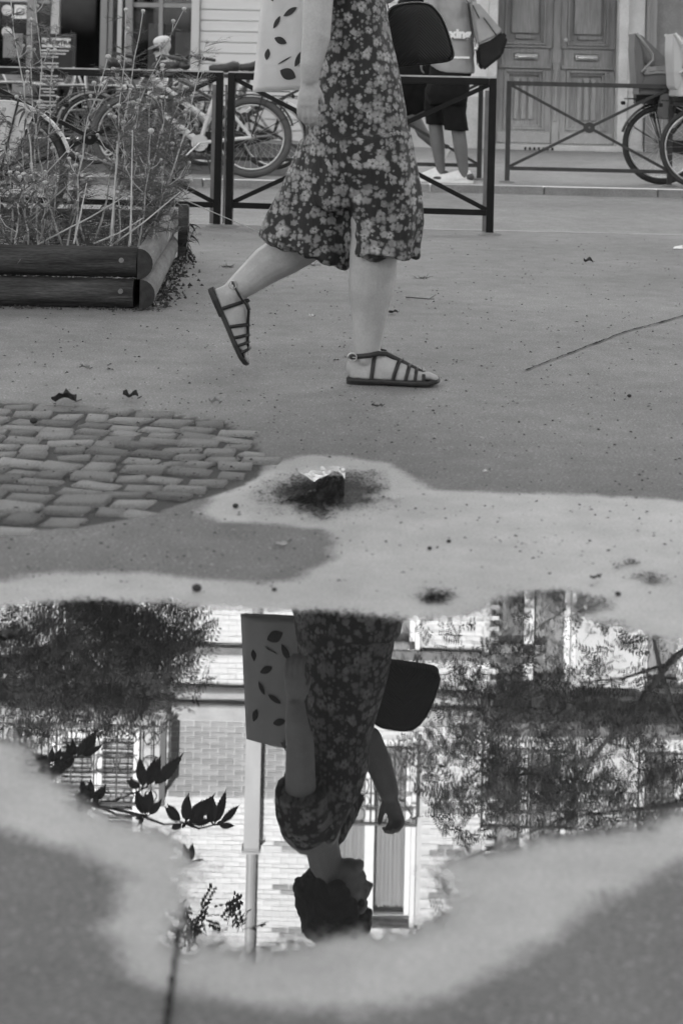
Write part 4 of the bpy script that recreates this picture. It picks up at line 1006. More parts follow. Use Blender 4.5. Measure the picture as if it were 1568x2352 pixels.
lb = [(mir(x, y, d * 1.76), tuple(q * 1.76 for q in r), int(n * 1.4)) for x, y, d, r, n in (
    (60, 1470, 9.6, (.5, .7, .26), 420), (230, 1440, 9.4, (.42, .7, .26), 620), (330, 1450, 9.2, (.34, .6, .26), 520), (150, 1560, 9.6, (.5, .7, .26), 520), (300, 1590, 9.3, (.36, .6, .22), 460), (60, 1640, 9.8, (.5, .7, .22), 300), (390, 1530, 9.2, (.22, .5, .16), 160), (-120, 1560, 9.8, (.6, .8, .4), 300))]
tree(tuple(tl), 'leafy street tree left of the cafe, mirrored at the left of the puddle', [(tl, .17), (tl + Vector((.05, 0, 2.4)), .14), (tl + Vector((.1, 0, 5.2)), .11), (tl + Vector((0, .2, 8.4)), .05)],
     [[(tl + Vector((.08, 0, 3.6)), .07), (mir(0, 1520, 17.1), .05), (mir(240, 1480, 16.6), .028), (mir(400, 1500, 16.2), .01)], [(tl + Vector((.08, 0, 4.3)), .07), (mir(30, 1600, 17.1), .045), (mir(300, 1570, 16.6), .014)], [(tl + Vector((.1, 0, 5.0)), .07), (tl + Vector((-.8, .4, 7.0)), .03)]],
     lb + [((tl.x - .6, tl.y + .1, 7.4), (1.6, 1.3, 1.0), 500), ((tl.x - 1.2, tl.y, 6.0), (1.2, 1.0, .8), 300)], (0.16, 0.28))
trt = Vector((5.1, 16.6, far_z(16.6)))
rb = [(mir(x, y, d * 1.62), tuple(q * 1.62 for q in r), int(n * 1.1)) for x, y, d, r, n in (
    (1010, 1500, 10.2, (.34, .7, .34), 100), (1000, 1373, 10.2, (.14, .4, .06), 420), (1442, 1298, 10.2, (.06, .2, .035), 200), (1060, 1640, 10.2, (.36, .7, .2), 330), (1200, 1600, 10.1, (.4, .7, .2), 300), (1350, 1640, 10.1, (.4, .7, .2), 260), (1490, 1600, 10.0, (.34, .7, .3), 200), (1250, 1480, 10.1, (.5, .7, .3), 120),
    (1000, 1770, 10.4, (.28, .7, .22), 330), (1120, 1790, 10.4, (.36, .7, .24), 380), (1250, 1800, 10.3, (.36, .7, .26), 360), (1380, 1800, 10.3, (.38, .7, .26), 380), (1500, 1790, 10.2, (.36, .7, .26), 300), (1060, 1900, 10.5, (.16, .5, .12), 60), (1030, 2080, 10.5, (.1, .4, .1), 22), (1300, 1890, 10.3, (.4, .6, .14), 160), (1440, 1450, 10, (.2, .5, .1), 40), (1700, 1700, 10, (.5, .8, .7), 400))]
P_ = lambda x, y: mir(x, y, 16.4)
tree(tuple(trt), 'airy street tree right of the oak door, mirrored at the right of the puddle', [(trt, .2), (trt + Vector((-.05, 0, 2.6)), .16), (trt + Vector((0, .1, 5.4)), .13), (trt + Vector((.2, .2, 9.2)), .06)],
     [[(trt + Vector((-.05, 0, 2.9)), .07), (P_(1640, 1440), .05), (P_(1535, 1525), .034), (P_(1450, 1640), .026), (P_(1390, 1705), .022), (P_(1330, 1780), .016), (P_(1265, 1870), .009)],
      [(trt + Vector((-.05, 0, 2.7)), .07), (P_(1500, 1470), .026), (P_(1515, 1540), .028), (P_(1540, 1620), .027), (P_(1590, 1720), .022)],
      [(P_(1535, 1525), .02), (P_(1430, 1560), .012), (P_(1330, 1570), .008)], [(P_(1390, 1705), .014), (P_(1440, 1720), .01), (P_(1500, 1700), .006)], [(P_(1450, 1640), .014), (P_(1300, 1620), .009), (P_(1160, 1700), .005)],
      [(P_(1330, 1790), .012), (P_(1200, 1780), .008), (P_(1020, 1830), .004)], [(trt + Vector((0, .1, 5.2)), .09), (P_(1560, 1850), .03), (P_(1300, 1880), .012), (P_(1030, 1990), .005)], [(P_(1250, 1500), .01), (P_(1180, 1480), .008), (P_(1300, 1400), .006)]],
     rb + [((trt.x + .4, trt.y, 8.2), (1.8, 1.5, 1.2), 500)], (0.14, 0.24))
# broad-leaved sapling whose low branch hangs just above the view
sp = Vector((-2.0, 6.9, 0.1))
sap = thing('maple_sapling', 'broad-leaved sapling rooted in the planter with drooping branches of toothed leaves', 'tree', sp)
MB().tube([sp, sp + Vector((.03, 0, 1.0)), sp + Vector((.1, -.05, 1.9)), sp + Vector((.0, 0, 3.2))], [.03, .025, .02, .01], 8).build('trunk', M['bark'], sap, smooth=True, recalc=False)
def broad_leaf():
    half = [(0.0, 0.0)]
    for k in range(1, 19):
        t = k / 19; w = 0.29 * math.sin(PI * t ** .85) ** .9; half.append((w * (1.0 if k % 2 else 0.80) + .012, t + (.03 if k % 2 else -.012)))
    half.append((0.0, 1.10))
    vs_ = [(0, y, -0.02) for x, y in half] + [(x, y, 0.12 * x + .02 * math.sin(y * 9)) for x, y in half[1:-1]] + [(-x, y, 0.05 * x) for x, y in half[1:-1]]
    n = len(half); k = n - 2; fs_ = []
    for i in range(n - 1):
        for off in (n - 1, n - 1 + k):
            a, b = i, i + 1; ra = off + i if 0 < i < n - 1 else None; rb_ = off + i + 1 if i + 1 < n - 1 else None
            f = [a] + ([ra] if ra is not None else []) + ([rb_] if rb_ is not None else []) + [b]
            fs_.append(tuple(f) if off == n - 1 else tuple(f[::-1]))
    me = bpy.data.meshes.new('leaf'); me.from_pydata(vs_, [], fs_); me.materials.append(M['leaf_dark']); return me
bl = broad_leaf()
twigs = MB()
def cluster(x, y, d, leaves, frm):
    c = mir(x, y, d); f = mir(*frm, d); twigs.tube([f, f.lerp(c, .5) + Vector((0, 0, .02)), c], [.006, .005, .003], 5)
    for dx, dy, ln in leaves:      # tip offset in frame units, from the cluster point
        for q in range(2):
            if q: dx, dy = dx * .6 + rng.uniform(-26, 26), dy * .75 + rng.uniform(-16, 4)
            dd_ = d + rng.uniform(-.05, .05); bs_ = mir(x + dx * .28, y + dy * .1, dd_); t = mir(x + dx, y + dy, dd_ + rng.uniform(-.03, .03)); v = t - bs_; L = max(v.length, .03); yv = v.normalized()
            twigs.tube([c, bs_], [.0025, .0015], 4)
            zv = Vector((rng.uniform(-.5, .5), -1, rng.uniform(-.5, .2))); xv = yv.cross(zv).normalized(); zv = xv.cross(yv)
            m_ = Matrix((xv, yv, zv)).transposed().to_4x4() @ Matrix.Diagonal((L * ln * 1.2, L, L, 1)); m_.translation = bs_
            share(bl, 'leaf', sap, BASE[sap].inverted() @ m_)
cluster(175, 1745, 6.8, ((45, -60, .75), (-8, -42, .75), (-45, -12, .7), (60, -30, .5), (-30, 25, .7), (-62, 45, .7)), (20, 1740))
cluster(120, 1760, 6.85, ((-35, 20, .8), (0, 42, .7), (20, -35, .7), (-40, -20, .8)), (20, 1740))
cluster(205, 1850, 6.8, ((4, -52, .72), (38, -42, .75), (-32, -22, .8), (-15, 30, .8), (-35, 35, .7)), (100, 1850))
cluster(330, 1815, 6.8, ((-8, -68, .7), (38, -70, .6), (88, -75, .45), (-30, -20, .8)), (200, 1850))
cluster(335, 1880, 6.8, ((-22, -62, .6), (12, -62, .55), (36, -38, .6), (-18, 20, .8)), (205, 1850))
cluster(425, 1895, 6.8, ((8, -66, .6), (38, -50, .6), (66, -64, .65), (-30, 15, .9), (25, 10, .9), (-45, -35, .6), (60, -6, .7)), (330, 1880))
cluster(490, 1900, 6.8, ((28, -78, .45), (58, -44, .45), (48, 2, .7), (-8, -60, .6)), (425, 1895))
cluster(437, 1985, 6.8, ((5, -42, .6), (30, -8, .45)), (370, 1990))
twigs.tube([sp + Vector((.08, -.04, 1.75)), mir(-40, 1740, 6.8), mir(20, 1740, 6.8), mir(100, 1850, 6.8), mir(205, 1850, 6.8), mir(335, 1880, 6.8)], [.014, .012, .010, .009, .007, .005], 6)
twigs.tube([sp + Vector((.04, -.02, 2.5)), mir(200, 2000, 6.8), mir(370, 1990, 6.8)], [.012, .01, .006], 6)
twigs.build('branch', M['bark'], sap, recalc=False)
crown('spray', [(mir(420, 2140, 6.8), (.07, .2, .1), 26), (mir(470, 2130, 6.8), (.1, .2, .05), 16), (mir(530, 2145, 6.8), (.06, .1, .03), 6), (mir(-60, 2000, 6.8), (.5, .4, .4), 120)], 'tree_leaf', sap, (0.06, 0.11))

# ------------------------------------------------------------------ people
def frame3(f, u):
    f = Vector(f).normalized(); s = Vector(u).cross(f).normalized(); u = f.cross(s); return f, s, u
def head(mb, c, f, u, k=1.0):
    c = Vector(c); f, s, u = frame3(f, u); R3 = Matrix((f, s, u)).transposed()
    P = lambda a, b, d: c + (f * a + s * b + u * d) * k
    E = lambda a, b, d, r, n=14, m=9: mb.ell(P(a, b, d), tuple(x * k for x in r), n, m, R3)
    E(-0.012, 0, 0.03, (0.096, 0.076, 0.09)); E(0.034, 0, -0.03, (0.060, 0.062, 0.088)); E(0.045, 0, -0.085, (0.044, 0.046, 0.032)); E(0.080, 0, -0.098, (0.019, 0.022, 0.018))
    E(0.078, 0, 0.03, (0.02, 0.05, 0.014)); E(0.088, 0, -0.058, (0.016, 0.022, 0.007)); E(0.086, 0, -0.070, (0.015, 0.020, 0.008))
    mb.tube([P(0.088, 0, 0.012), P(0.100, 0, -0.012), P(0.112, 0, -0.033), P(0.092, 0, -0.040)], [0.007 * k, 0.010 * k, 0.013 * k, 0.010 * k], 8)
    for sg in (-1, 1): E(-0.006, sg * 0.076, -0.012, (0.019, 0.009, 0.031)); E(0.06, sg * 0.036, -0.03, (0.026, 0.022, 0.022))
    return P
def hand(mb, w, d, palm, k=1.0, curl=0.5, thumb_side=1):
    """palm with five separate fingers; d runs to the fingertips, palm is the direction the palm faces"""
    w = Vector(w); d, s, pn = frame3(d, palm)
    mb.tube([w - d * .02 * k, w + d * .02 * k, w + d * .06 * k, w + d * .092 * k], [(.024 * k, .017 * k), (.03 * k, .017 * k), (.038 * k, .016 * k), (.036 * k, .012 * k)], 12, up=pn)
    for i, (off, L) in enumerate(((-.029, .070), (-.0095, .080), (.0095, .075), (.028, .058))):
        p = w + d * .075 * k + s * off * k; dd = d.copy(); pts = [p]; p2 = p + dd * .018 * k; pts.append(p2)
        for j, fr in enumerate((.45, .32, .23)):
            dd = (dd * math.cos(curl * (.6 + .5 * j)) + pn * math.sin(curl * (.6 + .5 * j))).normalized(); pts.append(pts[-1] + dd * L * fr * k)
        mb.tube(pts, [.0095 * k, .0095 * k, .009 * k, .0085 * k, .007 * k], 8); mb.ell(pts[-1], (.007 * k,) * 3, 8, 6)
    sd = s * thumb_side; p = w + d * .022 * k + sd * .022 * k
    pts = [p, p + (d * .8 + sd * .42 + pn * .45).normalized() * .032 * k]; pts.append(pts[-1] + (d * .9 + sd * .25 + pn * .5).normalized() * .028 * k); pts.append(pts[-1] + (d * .9 + pn * .6).normalized() * .02 * k)
    mb.tube(pts, [.012 * k, .0105 * k, .0095 * k, .007 * k], 8)
FW = ([0, .02, .05, .09, .13, .17, .20, .225, .25], [.018, .027, .031, .032, .037, .043, .045, .042, .03], [.052, .072, .088, .080, .062, .046, .034, .026, .02])
def fw(x): return float(np.interp(x, FW[0], FW[1]))
def fh(x): return float(np.interp(x, FW[0], FW[2]))
def foot(mb, T, k=1.0):
    rings = []
    for x in (.0, .012, .03, .05, .075, .10, .13, .16, .185, .205, .218):
        row_ = []
        for i in range(20):
            t = 2 * PI * i / 20; y = fw(x) * math.cos(t) * (0.75 if x == 0 else 1); h = fh(x); z = h * math.sin(t) ** 0.85 if t <= PI else -0.006 * math.sin(t - PI) ** .5
            if t <= PI and x < .1: y *= 1 - 0.35 * math.sin(t)
            row_.append(T @ Vector((x * k, y * k, (z + .004) * k)))
        rings.append(row_)
    mb.loft(rings)
    for i, (y, L, r) in enumerate(((-.029, .262, .0125), (-.009, .255, .0095), (.008, .246, .009), (.023, .234, .0085), (.036, .220, .008))):
        a, b, c = Vector((.19, y, .016)), Vector((L - .022, y * 1.02, .017)), Vector((L - .006, y * 1.02, .011))
        mb.tube([T @ (q * k) for q in (a, b, c)], [r * 1.05 * k, r * k, r * .85 * k], 8); mb.ell(T @ (c * k), (r * .9 * k,) * 3, 8, 6)
def sole_mesh(mb, T, heel=.018):
    out = [(-.012, -.012), (-.010, .012), (.0, .026), (.03, .033), (.09, .034), (.14, .042), (.19, .049), (.225, .047), (.252, .036), (.268, .01), (.270, -.014), (.262, -.036), (.235, -.047), (.19, -.049), (.14, -.040), (.09, -.033), (.03, -.033), (.0, -.026)]
    def prof(x): return -.022 + max(0, (x - .22)) * .12
    top = [T @ Vector((x, y, .002 + max(0, x - .235) * .25)) for x, y in out]; mid = [T @ Vector((x * 1.01, y * 1.05, -.005 + max(0, x - .235) * .25)) for x, y in out]; bot = [T @ Vector((x, y, -.013 + max(0, x - .235) * .2)) for x, y in out]
    mb.loft([top, mid, bot])
    h = [(x, y) for x, y in out if x <= .09]; h = sorted(h, key=lambda p: math.atan2(p[1], p[0] - .04))
    mb.loft([[T @ Vector((x, y, -.0135)) for x, y in h], [T @ Vector((x * .97, y * .97, -heel)) for x, y in h]])
def strap(mb, T, xn, xt, xf, w=.011, z0=0.0, lift=1.06, t0=0.0, t1=PI, n=18):
    """leather band round the foot: xn at the near edge of the sole, xt over the top, xf at the far edge"""
    vs_ = []
    for i in range(n + 1):
        t = t0 + (t1 - t0) * i / n; a = i / n; x = (1 - a) ** 2 * xn + 2 * a * (1 - a) * xt + a * a * xf
        y = -fw(x) * math.cos(t) * lift; z = fh(x) * max(0, math.sin(t)) ** .85 * lift + .004 + z0
        if x < .1: y *= 1 - 0.35 * math.sin(t)
        nv = Vector((0, y, z - .01)).normalized() * .0028
        for e, q in ((-1, 0), (1, 0), (1, 1), (-1, 1)): vs_.append(T @ (Vector((x + e * w / 2, y, z)) + nv * q))
    mb.add(vs_, [(4 * i + k, 4 * i + (k + 1) % 4, 4 * i + 4 + (k + 1) % 4, 4 * i + 4 + k) for i in range(n) for k in range(4)])
def sandal(T, who):
    mb = MB(); sole_mesh(mb, T); sd = mb.build('sandal', M['sole'], who, smooth=False, bevel=0.0015)
    for xn, xt, xf, w in ((.065, .085, .075, .012), (.130, .165, .150, .012), (.168, .190, .178, .011), (.196, .206, .200, .010), (.222, .222, .218, .010)):
        m = MB(); strap(m, T, xn, xt, xf, w); m.build('strap', M['leather'], sd, smooth=True)
    m = MB()                                       # ankle band and the long band that runs down to the toes
    pts = [(-.004, 0, .064), (.004, -.024, .066), (.03, -.033, .070), (.06, -.036, .074), (.085, -.030, .080), (.108, -.016, .078), (.14, -.012, .062), (.175, -.016, .046), (.21, -.024, .030), (.238, -.032, .016)]
    m.tube([T @ Vector(p) for p in pts], [(.0026, .0075)] * len(pts), 8); pts2 = [(-.004, 0, .064), (.004, .024, .066), (.03, .033, .070), (.06, .036, .074), (.085, .030, .080), (.108, .014, .078)]
    m.tube([T @ Vector(p) for p in pts2], [(.0026, .0075)] * len(pts2), 8); m.build('strap', M['leather'], sd, smooth=True)
    b = MB(); c = Vector((.006, -.034, .066)); b.tube([T @ (c + Vector((.013 * math.cos(i * PI / 9), 0, .0125 * math.sin(i * PI / 9)))) for i in range(18)], .0022, 6, closed=True)
    b.tube([T @ (c + Vector((0, -.001, 0))), T @ (c + Vector((.012, -.002, 0)))], .0016, 5); b.build('buckle', M['steel'], sd, smooth=True)
def uv_wrap(o, wc, cx, yn, k=.25):
    me = o.data; uv = me.uv_layers.new(name='UVMap'); X, Y, Z = wc.T
    u = X + np.clip((X - cx) / .05, -1, 1) * (Y - yn) * k
    li = np.empty(len(me.loops), np.int32); me.loops.foreach_get('vertex_index', li)
    uv.data.foreach_set('uv', np.stack([u[li], Z[li]], 1).astype(np.float32).ravel())

D0 = 5.08
w_base = at(900, 885, 5.0)
woman = thing('person', 'woman in a dark floral culotte suit striding to the right in black strappy sandals', 'person', (w_base.x - .1, D0, 0))
T1 = Matrix.Translation((at(804, 880, 4.98).x, 4.98, 0.018)) @ Matrix.Rotation(math.radians(-3), 4, 'Z')
hp, tp = at(474, 664, 5.16), at(545, 826, 5.16)
fx_ = (tp - hp).normalized(); fy_ = Vector((0, 1, 0)); fz_ = fx_.cross(fy_)
if fz_.x < 0: fz_ = -fz_; fy_ = -fy_
fy_ = fz_.cross(fx_); R2 = Matrix((fx_, fy_, fz_)).transposed().to_4x4(); R2.translation = hp + fz_ * .022 + fx_ * .012
b = MB()
foot(b, T1); foot(b, R2, 0.92)
A = lambda x, y, d=4.99: at(x, y, d)
b.limb([A(862, 470), A(862, 540), A(858, 580), A(855, 625), A(852, 670), A(849, 720), A(845, 765), A(842, 800), A(838, 830)], [.078, .074, .0735, .072, .067, .055, .0455, .042, .040], 18)
b.ell(A(842, 640), (.055, .058, .11)); b.ell(A(836, 826, 4.955), (.018, .012, .018)); b.ell(A(836, 822, 5.025), (.018, .012, .018)); b.ell(A(816, 845), (.03, .028, .035))
B_ = lambda x, y, d=5.17: at(x, y, d)
b.limb([B_(745, 500), B_(700, 555), B_(655, 585), B_(612, 610), B_(575, 640), B_(545, 664), B_(528, 682)], [.078, .072, .066, .060, .049, .040, .037], 18)
b.ell(B_(520, 690), (.035, .033, .04))
# arms
sh_n, sh_f = mir(690, 1892, 4.90), mir(745, 1895, 5.27)
b.limb([sh_n, mir(690, 1810, 4.84), mir(689, 1715, 4.81), at(714, 150, 4.80), at(712, 180, 4.80)], [.050, .046, .042, .033, .027])
hand(b, at(712, 180, 4.80), at(704, 260, 4.80) - at(712, 180, 4.80), (.3, 1, 0), .88, .38, -1)
b.limb([sh_f, mir(800, 1790, 5.30), mir(845, 1705, 5.30)], [.052, .046, .041]); b.limb([mir(845, 1705, 5.30), mir(870, 1760, 5.28), mir(893, 1825, 5.25)], [.045, .043, .033])
hand(b, mir(893, 1825, 5.25), mir(912, 1900, 5.23) - mir(893, 1825, 5.25), (-.7, -.5, -.2), 1.0, 1.75, 1)
# neck, head
hc = mir(772, 2066, 5.08)
b.limb([mir(730, 1915, 5.08), mir(740, 1955, 5.08), mir(752, 2005, 5.08)], [.062, .053, .052])
b.ell(mir(715, 1880, 5.08), (.10, .19, .09))
Ph = head(b, hc, (1, -.12, -.12), (0, 0, 1), .98)
fuse(b, 'body', M['skin'], woman, .0042, 5)
for sg in (-1, 1): MB().ell(Ph(.082, sg * .031, .008), (.012, .012, .011), 12, 8).build('eye', M['hair'], woman, smooth=True)
hb = MB()
for a, s_, u_, r in ((.0, .058, .02, (.075, .04, .08)), (.0, -.058, .02, (.075, .04, .08)), (.02, .06, -.035, (.04, .03, .045)), (.02, -.06, -.035, (.04, .03, .045)), (.06, 0, .07, (.045, .065, .035)), (-.028, 0, .04, (.098, .088, .098)), (.02, 0, .085, (.078, .07, .05)), (-.085, 0, -.02, (.05, .062, .06)), (-.05, 0, -.06, (.045, .066, .045)), (.055, 0, .085, (.04, .055, .034)), (-.075, 0, .07, (.05, .06, .05)), (-.02, .07, -.01, (.05, .022, .05)), (-.02, -.07, -.0, (.045, .02, .045))):
    hb.ell(Ph(a, s_, u_), tuple(q * .98 for q in r), 16, 10)
fuse(hb, 'hair', M['hair'], woman, .006, 2, lambda p: .012 * noise.noise(p * 26) + .008 * noise.noise(p * 55))
sandal(T1, woman); sandal(R2 @ Matrix.Scale(.95, 4), woman)
# the floral suit: torso, sleeves, two wide legs
dr = MB(); TR = []
def tr(fn, y, xb, xf, bb, d=D0, tilt=0.0):
    c = (fn(xb, y, d) + fn(xf, y, d)) / 2; a = abs(fn(xf, y, d).x - fn(xb, y, d).x) / 2; TR.append(ring(c, a, bb, 32, tilt, 2.2))
tr(at, 470, 700, 930, .15); tr(at, 400, 694, 944, .185); tr(at, 330, 700, 944, .20); tr(at, 250, 712, 934, .205); tr(at, 170, 722, 917, .20); tr(at, 80, 728, 896, .18); tr(at, 0, 720, 884, .165)
tr(mir, 1745, 676, 850, .165); tr(mir, 1800, 650, 833, .175); tr(mir, 1850, 648, 806, .185); tr(mir, 1890, 662, 786, .17); tr(mir, 1918, 684, 774, .11); tr(mir, 1935, 700, 766, .075)
dr.loft(TR)
def leg(rows, d):
    L = []
    for (x0, y0), (x1, y1), bb in rows:
        p, q = at(x0, y0, d), at(x1, y1, d); c = (p + q) / 2; a = (q - p).length / 2; L.append(ring(c, a, bb, 30, math.atan2(q.z - p.z, q.x - p.x), 2.3))
    dr.loft(L)
leg([((742, 320), (944, 300), .16), ((762, 390), (954, 375), .155), ((790, 450), (962, 440), .145), ((806, 510), (963, 505), .138), ((806, 556), (957, 558), .136), ((803, 578), (958, 590), .142)], 5.0)
leg([((690, 320), (905, 320), .16), ((664, 390), (880, 410), .155), ((640, 440), (858, 480), .145), ((616, 490), (836, 550), .138), ((602, 522), (812, 584), .134), ((592, 541), (796, 609), .140)], 5.13)
for pts, rr in (([mir(700, 1896, 4.93), mir(690, 1865, 4.87), mir(688, 1814, 4.845)], [.078, .078, .074]), ([mir(745, 1900, 5.22), mir(768, 1860, 5.29), mir(790, 1812, 5.30)], [.078, .078, .072])):
    dr.limb(pts[:2], rr[:2]); dr.tube(pts, rr, 18)
def folds(p):
    low = max(0.0, min(1.0, (1.0 - p.z) / .5)); hem = max(0.0, min(1.0, (.62 - p.z) / .2))
    return (.017 * low + .007 * hem) * noise.noise(Vector((p.x * 17, p.y * 17, p.z * 2.6))) + .004 * hem * noise.noise(Vector((p.x * 40, p.y * 40, p.z * 5))) + .006 * noise.noise(Vector((p.x * 9, p.y * 9, p.z * 7)))
suit, wc = fuse(dr, 'floral_suit', M['floral'], woman, .0075, 3, folds)
uv_wrap(suit, wc, float(at(825, 300, 5.08).x), 4.88)

# ---- what she carries
tc = at(655, 110, 5.48)
tote = thing('tote_bag', 'off-white cotton tote printed with dark leaves hanging behind her arm', 'bag', tc)
BL, BR, TRt, TL = at(580, 212, 5.48), at(752, 203, 5.50), mir(715, 1735, 5.48), mir(566, 1703, 5.46)
def tote_pt(u, v, s_):
    p = (BL.lerp(BR, u)).lerp(TL.lerp(TRt, u), v); puff = .035 * (math.sin(PI * min(max(u, .0), 1)) ** .6) * (1 - .55 * v) * (0.35 + .65 * math.sin(PI * min(v * .8 + .15, 1)))
    wr = .006 * noise.noise(Vector((u * 5 + v * 2, v * 3, 3 * s_)))
    edge = .012 * noise.noise(Vector((v * 3, 4, 0))) * (1 - abs(2 * u - 1)) 
    return p + Vector((edge, s_ * (puff + wr + .003), .008 * noise.noise(Vector((u * 3, 8, 1))) * (v - .5)))
m = MB(); nu, nv = 18, 22; vs_ = []
for s_ in (-1, 1):
    for j in range(nv + 1):
        for i in range(nu + 1): vs_.append(tote_pt(i / nu, j / nv, s_))
fs_ = []; W_ = nu + 1; S_ = W_ * (nv + 1)
for o_ in (0, S_):
    for j in range(nv):
        for i in range(nu): q = (o_ + j * W_ + i, o_ + j * W_ + i + 1, o_ + (j + 1) * W_ + i + 1, o_ + (j + 1) * W_ + i); fs_.append(q if o_ == 0 else q[::-1])
for j in range(nv):
    for i in (0, nu): fs_.append((j * W_ + i, S_ + j * W_ + i, S_ + (j + 1) * W_ + i, (j + 1) * W_ + i))
for i in range(nu): fs_.append((i, i + 1, S_ + i + 1, S_ + i))
m.add(vs_, fs_); m.build('tote_body', M['cotton_white'], tote, smooth=True)
for s_ in (-1, 1):
    m = MB(); a_, b2 = tote_pt(.55, .96, s_), tote_pt(.92, .96, s_); top = mir(750, 1890, 5.26 if s_ < 0 else 5.30)
    m.tube([a_, a_.lerp(top, .55) + Vector((0, 0, 0)), top, b2.lerp(top, .5) + Vector((.01, 0, 0)), b2], [(.003, .013)] * 5, 8, up=(0, 1, 0)); m.build('handle', M['cotton_white'], tote, smooth=True)
for (u, v, L, a, wd) in ((.46, .13, .060, -25, .28), (.34, .40, .048, -25, .22), (.60, .245, .055, 60, .2), (.45, .62, .05, 25, .2), (.16, .30, .036, 85, .26), (.27, .55, .042, 60, .2), (.80, .40, .05, 40, .2), (.50, .80, .05, -20, .22), (.40, .24, .05, 25, .05), (.15, .78, .045, 110, .22)):
    m = MB(); a = math.radians(a); n = 10; vs_ = []
    for k in range(n + 1):
        t = k / n; ww = wd * L * math.sin(PI * t) ** .8
        for e in (-1, 0, 1):
            dx = (t - .5) * L * math.cos(a) - e * ww * math.sin(a); dz = (t - .5) * L * math.sin(a) + e * ww * math.cos(a)
            p = tote_pt(min(max(u + dx / .245, 0), 1), min(max(v + dz / .38, 0), 1), -1); vs_.append(p + Vector((0, -.0022, 0)))
    m.add(vs_, [(3 * k + e, 3 * k + e + 1, 3 * k + e + 4, 3 * k + e + 3) for k in range(n) for e in (0, 1)]); m.build('leaf_print', M['print_dark'], tote, smooth=True, recalc=False)
bc = at(960, 80, 5.33)
cb = thing('handbag', 'black chevron-quilted crossbody bag held at the front of the floral suit', 'bag', bc)
out = [(884, 46), (892, 24), (910, 12), (945, 6), (982, 9), (1003, 26), (1019, 52), (1032, 88), (1040, 118), (1039, 133), (1024, 142), (985, 147), (940, 151), (908, 153), (892, 143), (884, 112), (880, 76)]
pl = [at(x, y, 5.33) for x, y in out]; cen = sum(pl, Vector()) / len(pl)
def catmull(P, k=3):
    n = len(P); o = []
    for i in range(n):
        p0, p1, p2, p3 = P[i - 1], P[i], P[(i + 1) % n], P[(i + 2) % n]
        for j in range(k):
            t = j / k; o.append(.5 * ((2 * p1) + (p2 - p0) * t + (2 * p0 - 5 * p1 + 4 * p2 - p3) * t * t + (3 * p1 - p0 - 3 * p2 + p3) * t ** 3))
    return o
pl = catmull(pl)
m = MB(); m.loft([[cen + (p - cen) * s_ + Vector((0, y_, 0)) for p in pl] for y_, s_ in ((-.062, .02), (-.062, .55), (-.058, .82), (-.046, .95), (-.03, 1.0), (.03, 1.0), (.046, .95), (.058, .82), (.062, .5), (.062, .02))])
m.build('bag_body', M['quilt'], cb, smooth=True)
m = MB(); m.tube([cen + (p - cen) * .965 + Vector((0, -.047, 0)) for p in pl[0:30]], .0035, 6); m.build('zip', M['leather'], cb, smooth=True)
m = MB(); m.tube([cen + (p - cen) * .99 + Vector((0, -.034, 0)) for p in pl], .003, 6, closed=True); m.build('piping', M['leather'], cb, smooth=True)
m = MB(); m.tube([at(893, 26, 5.33), mir(850, 1680, 5.30), mir(800, 1850, 5.28), mir(765, 1918, 5.2)], [(.002, .009)] * 4, 8, up=(0, 1, 0)); m.build('shoulder_strap', M['leather'], cb, smooth=True)

# ---- the man walking on the far pavement
md = 14.62; G = lambda x, y, d=md: at(x, y, d)
man = thing('person', 'man in grey printed shirt, black shorts and white sneakers walking across the road', 'person', (G(1035, 400).x, md, far_z(md)))
b = MB()
b.limb([G(1046, 215), G(1052, 300), G(1058, 345), G(1064, 392), G(1066, 408)], [.085, .065, .062, .044, .042], 12)
b.limb([G(1000, 215, 14.75), G(1000, 290, 14.75), G(1005, 335, 14.75), G(1011, 385, 14.75), G(1013, 398, 14.75)], [.085, .065, .064, .042, .04], 12)
b.limb([G(1035, 175), G(1035, 20)], [.13, .15], 14); hz = G(1030, -75)
b.limb([G(1034, 0), hz], [.06, .058], 12); head(b, hz + Vector((-.01, 0, .07)), (-1, .3, -.05), (0, 0, 1), 1.02)
b.limb([G(996, -8, 14.5), G(984, 70, 14.42), G(972, 128, 14.45)], [.055, .045, .034]); hand(b, G(972, 128, 14.45), (-.2, 0, -1), (1, 0, 0), 1, .5)
b.limb([G(1070, -8, 14.85), G(1082, 70, 14.95), G(1070, 130, 14.9)], [.055, .045, .034]); hand(b, G(1070, 130, 14.9), (-.2, 0, -1), (1, 0, 0), 1, .5)
fuse(b, 'body', M['skin_dark'], man, .011, 3)
hh = MB(); hh.ell(hz + Vector((.02, 0, .115)), (.1, .085, .085)); fuse(hh, 'hair', M['hair'], man, .012, 2)
sh = MB(); rows = [ring((G(xa, y) + G(xb, y)) / 2, (G(xb, y).x - G(xa, y).x) / 2, bb, 22, 0, 2.4) for xa, xb, y, bb in ((992, 1090, 168, .17), (988, 1090, 150, .18), (986, 1086, 100, .17), (985, 1084, 50, .17), (986, 1080, 5, .18), (996, 1070, -20, .14), (1018, 1050, -34, .08))]
sh.loft(rows); sh.limb([G(996, -8, 14.52), G(986, 30, 14.45), G(984, 55, 14.43)], [.08, .078, .074]); sh.limb([G(1070, -8, 14.8), G(1080, 50, 14.92)], [.08, .074])
def cloth(p): return .012 * noise.noise(p * 7) + .006 * noise.noise(p * 16)
so, _ = fuse(sh, 'shirt', M['shirt_grey'], man, .012, 4, cloth)
text_mesh('oxing', .112, .004, M['white_print'], so, G(1048, 78, md - .195), (1, 0.04, 0), (0, 0, 1), 'shirt_print', .006)
MB().box(G(1058, 132, md - .185), (.15, .006, .018)).build('shirt_print', M['white_print'], so)
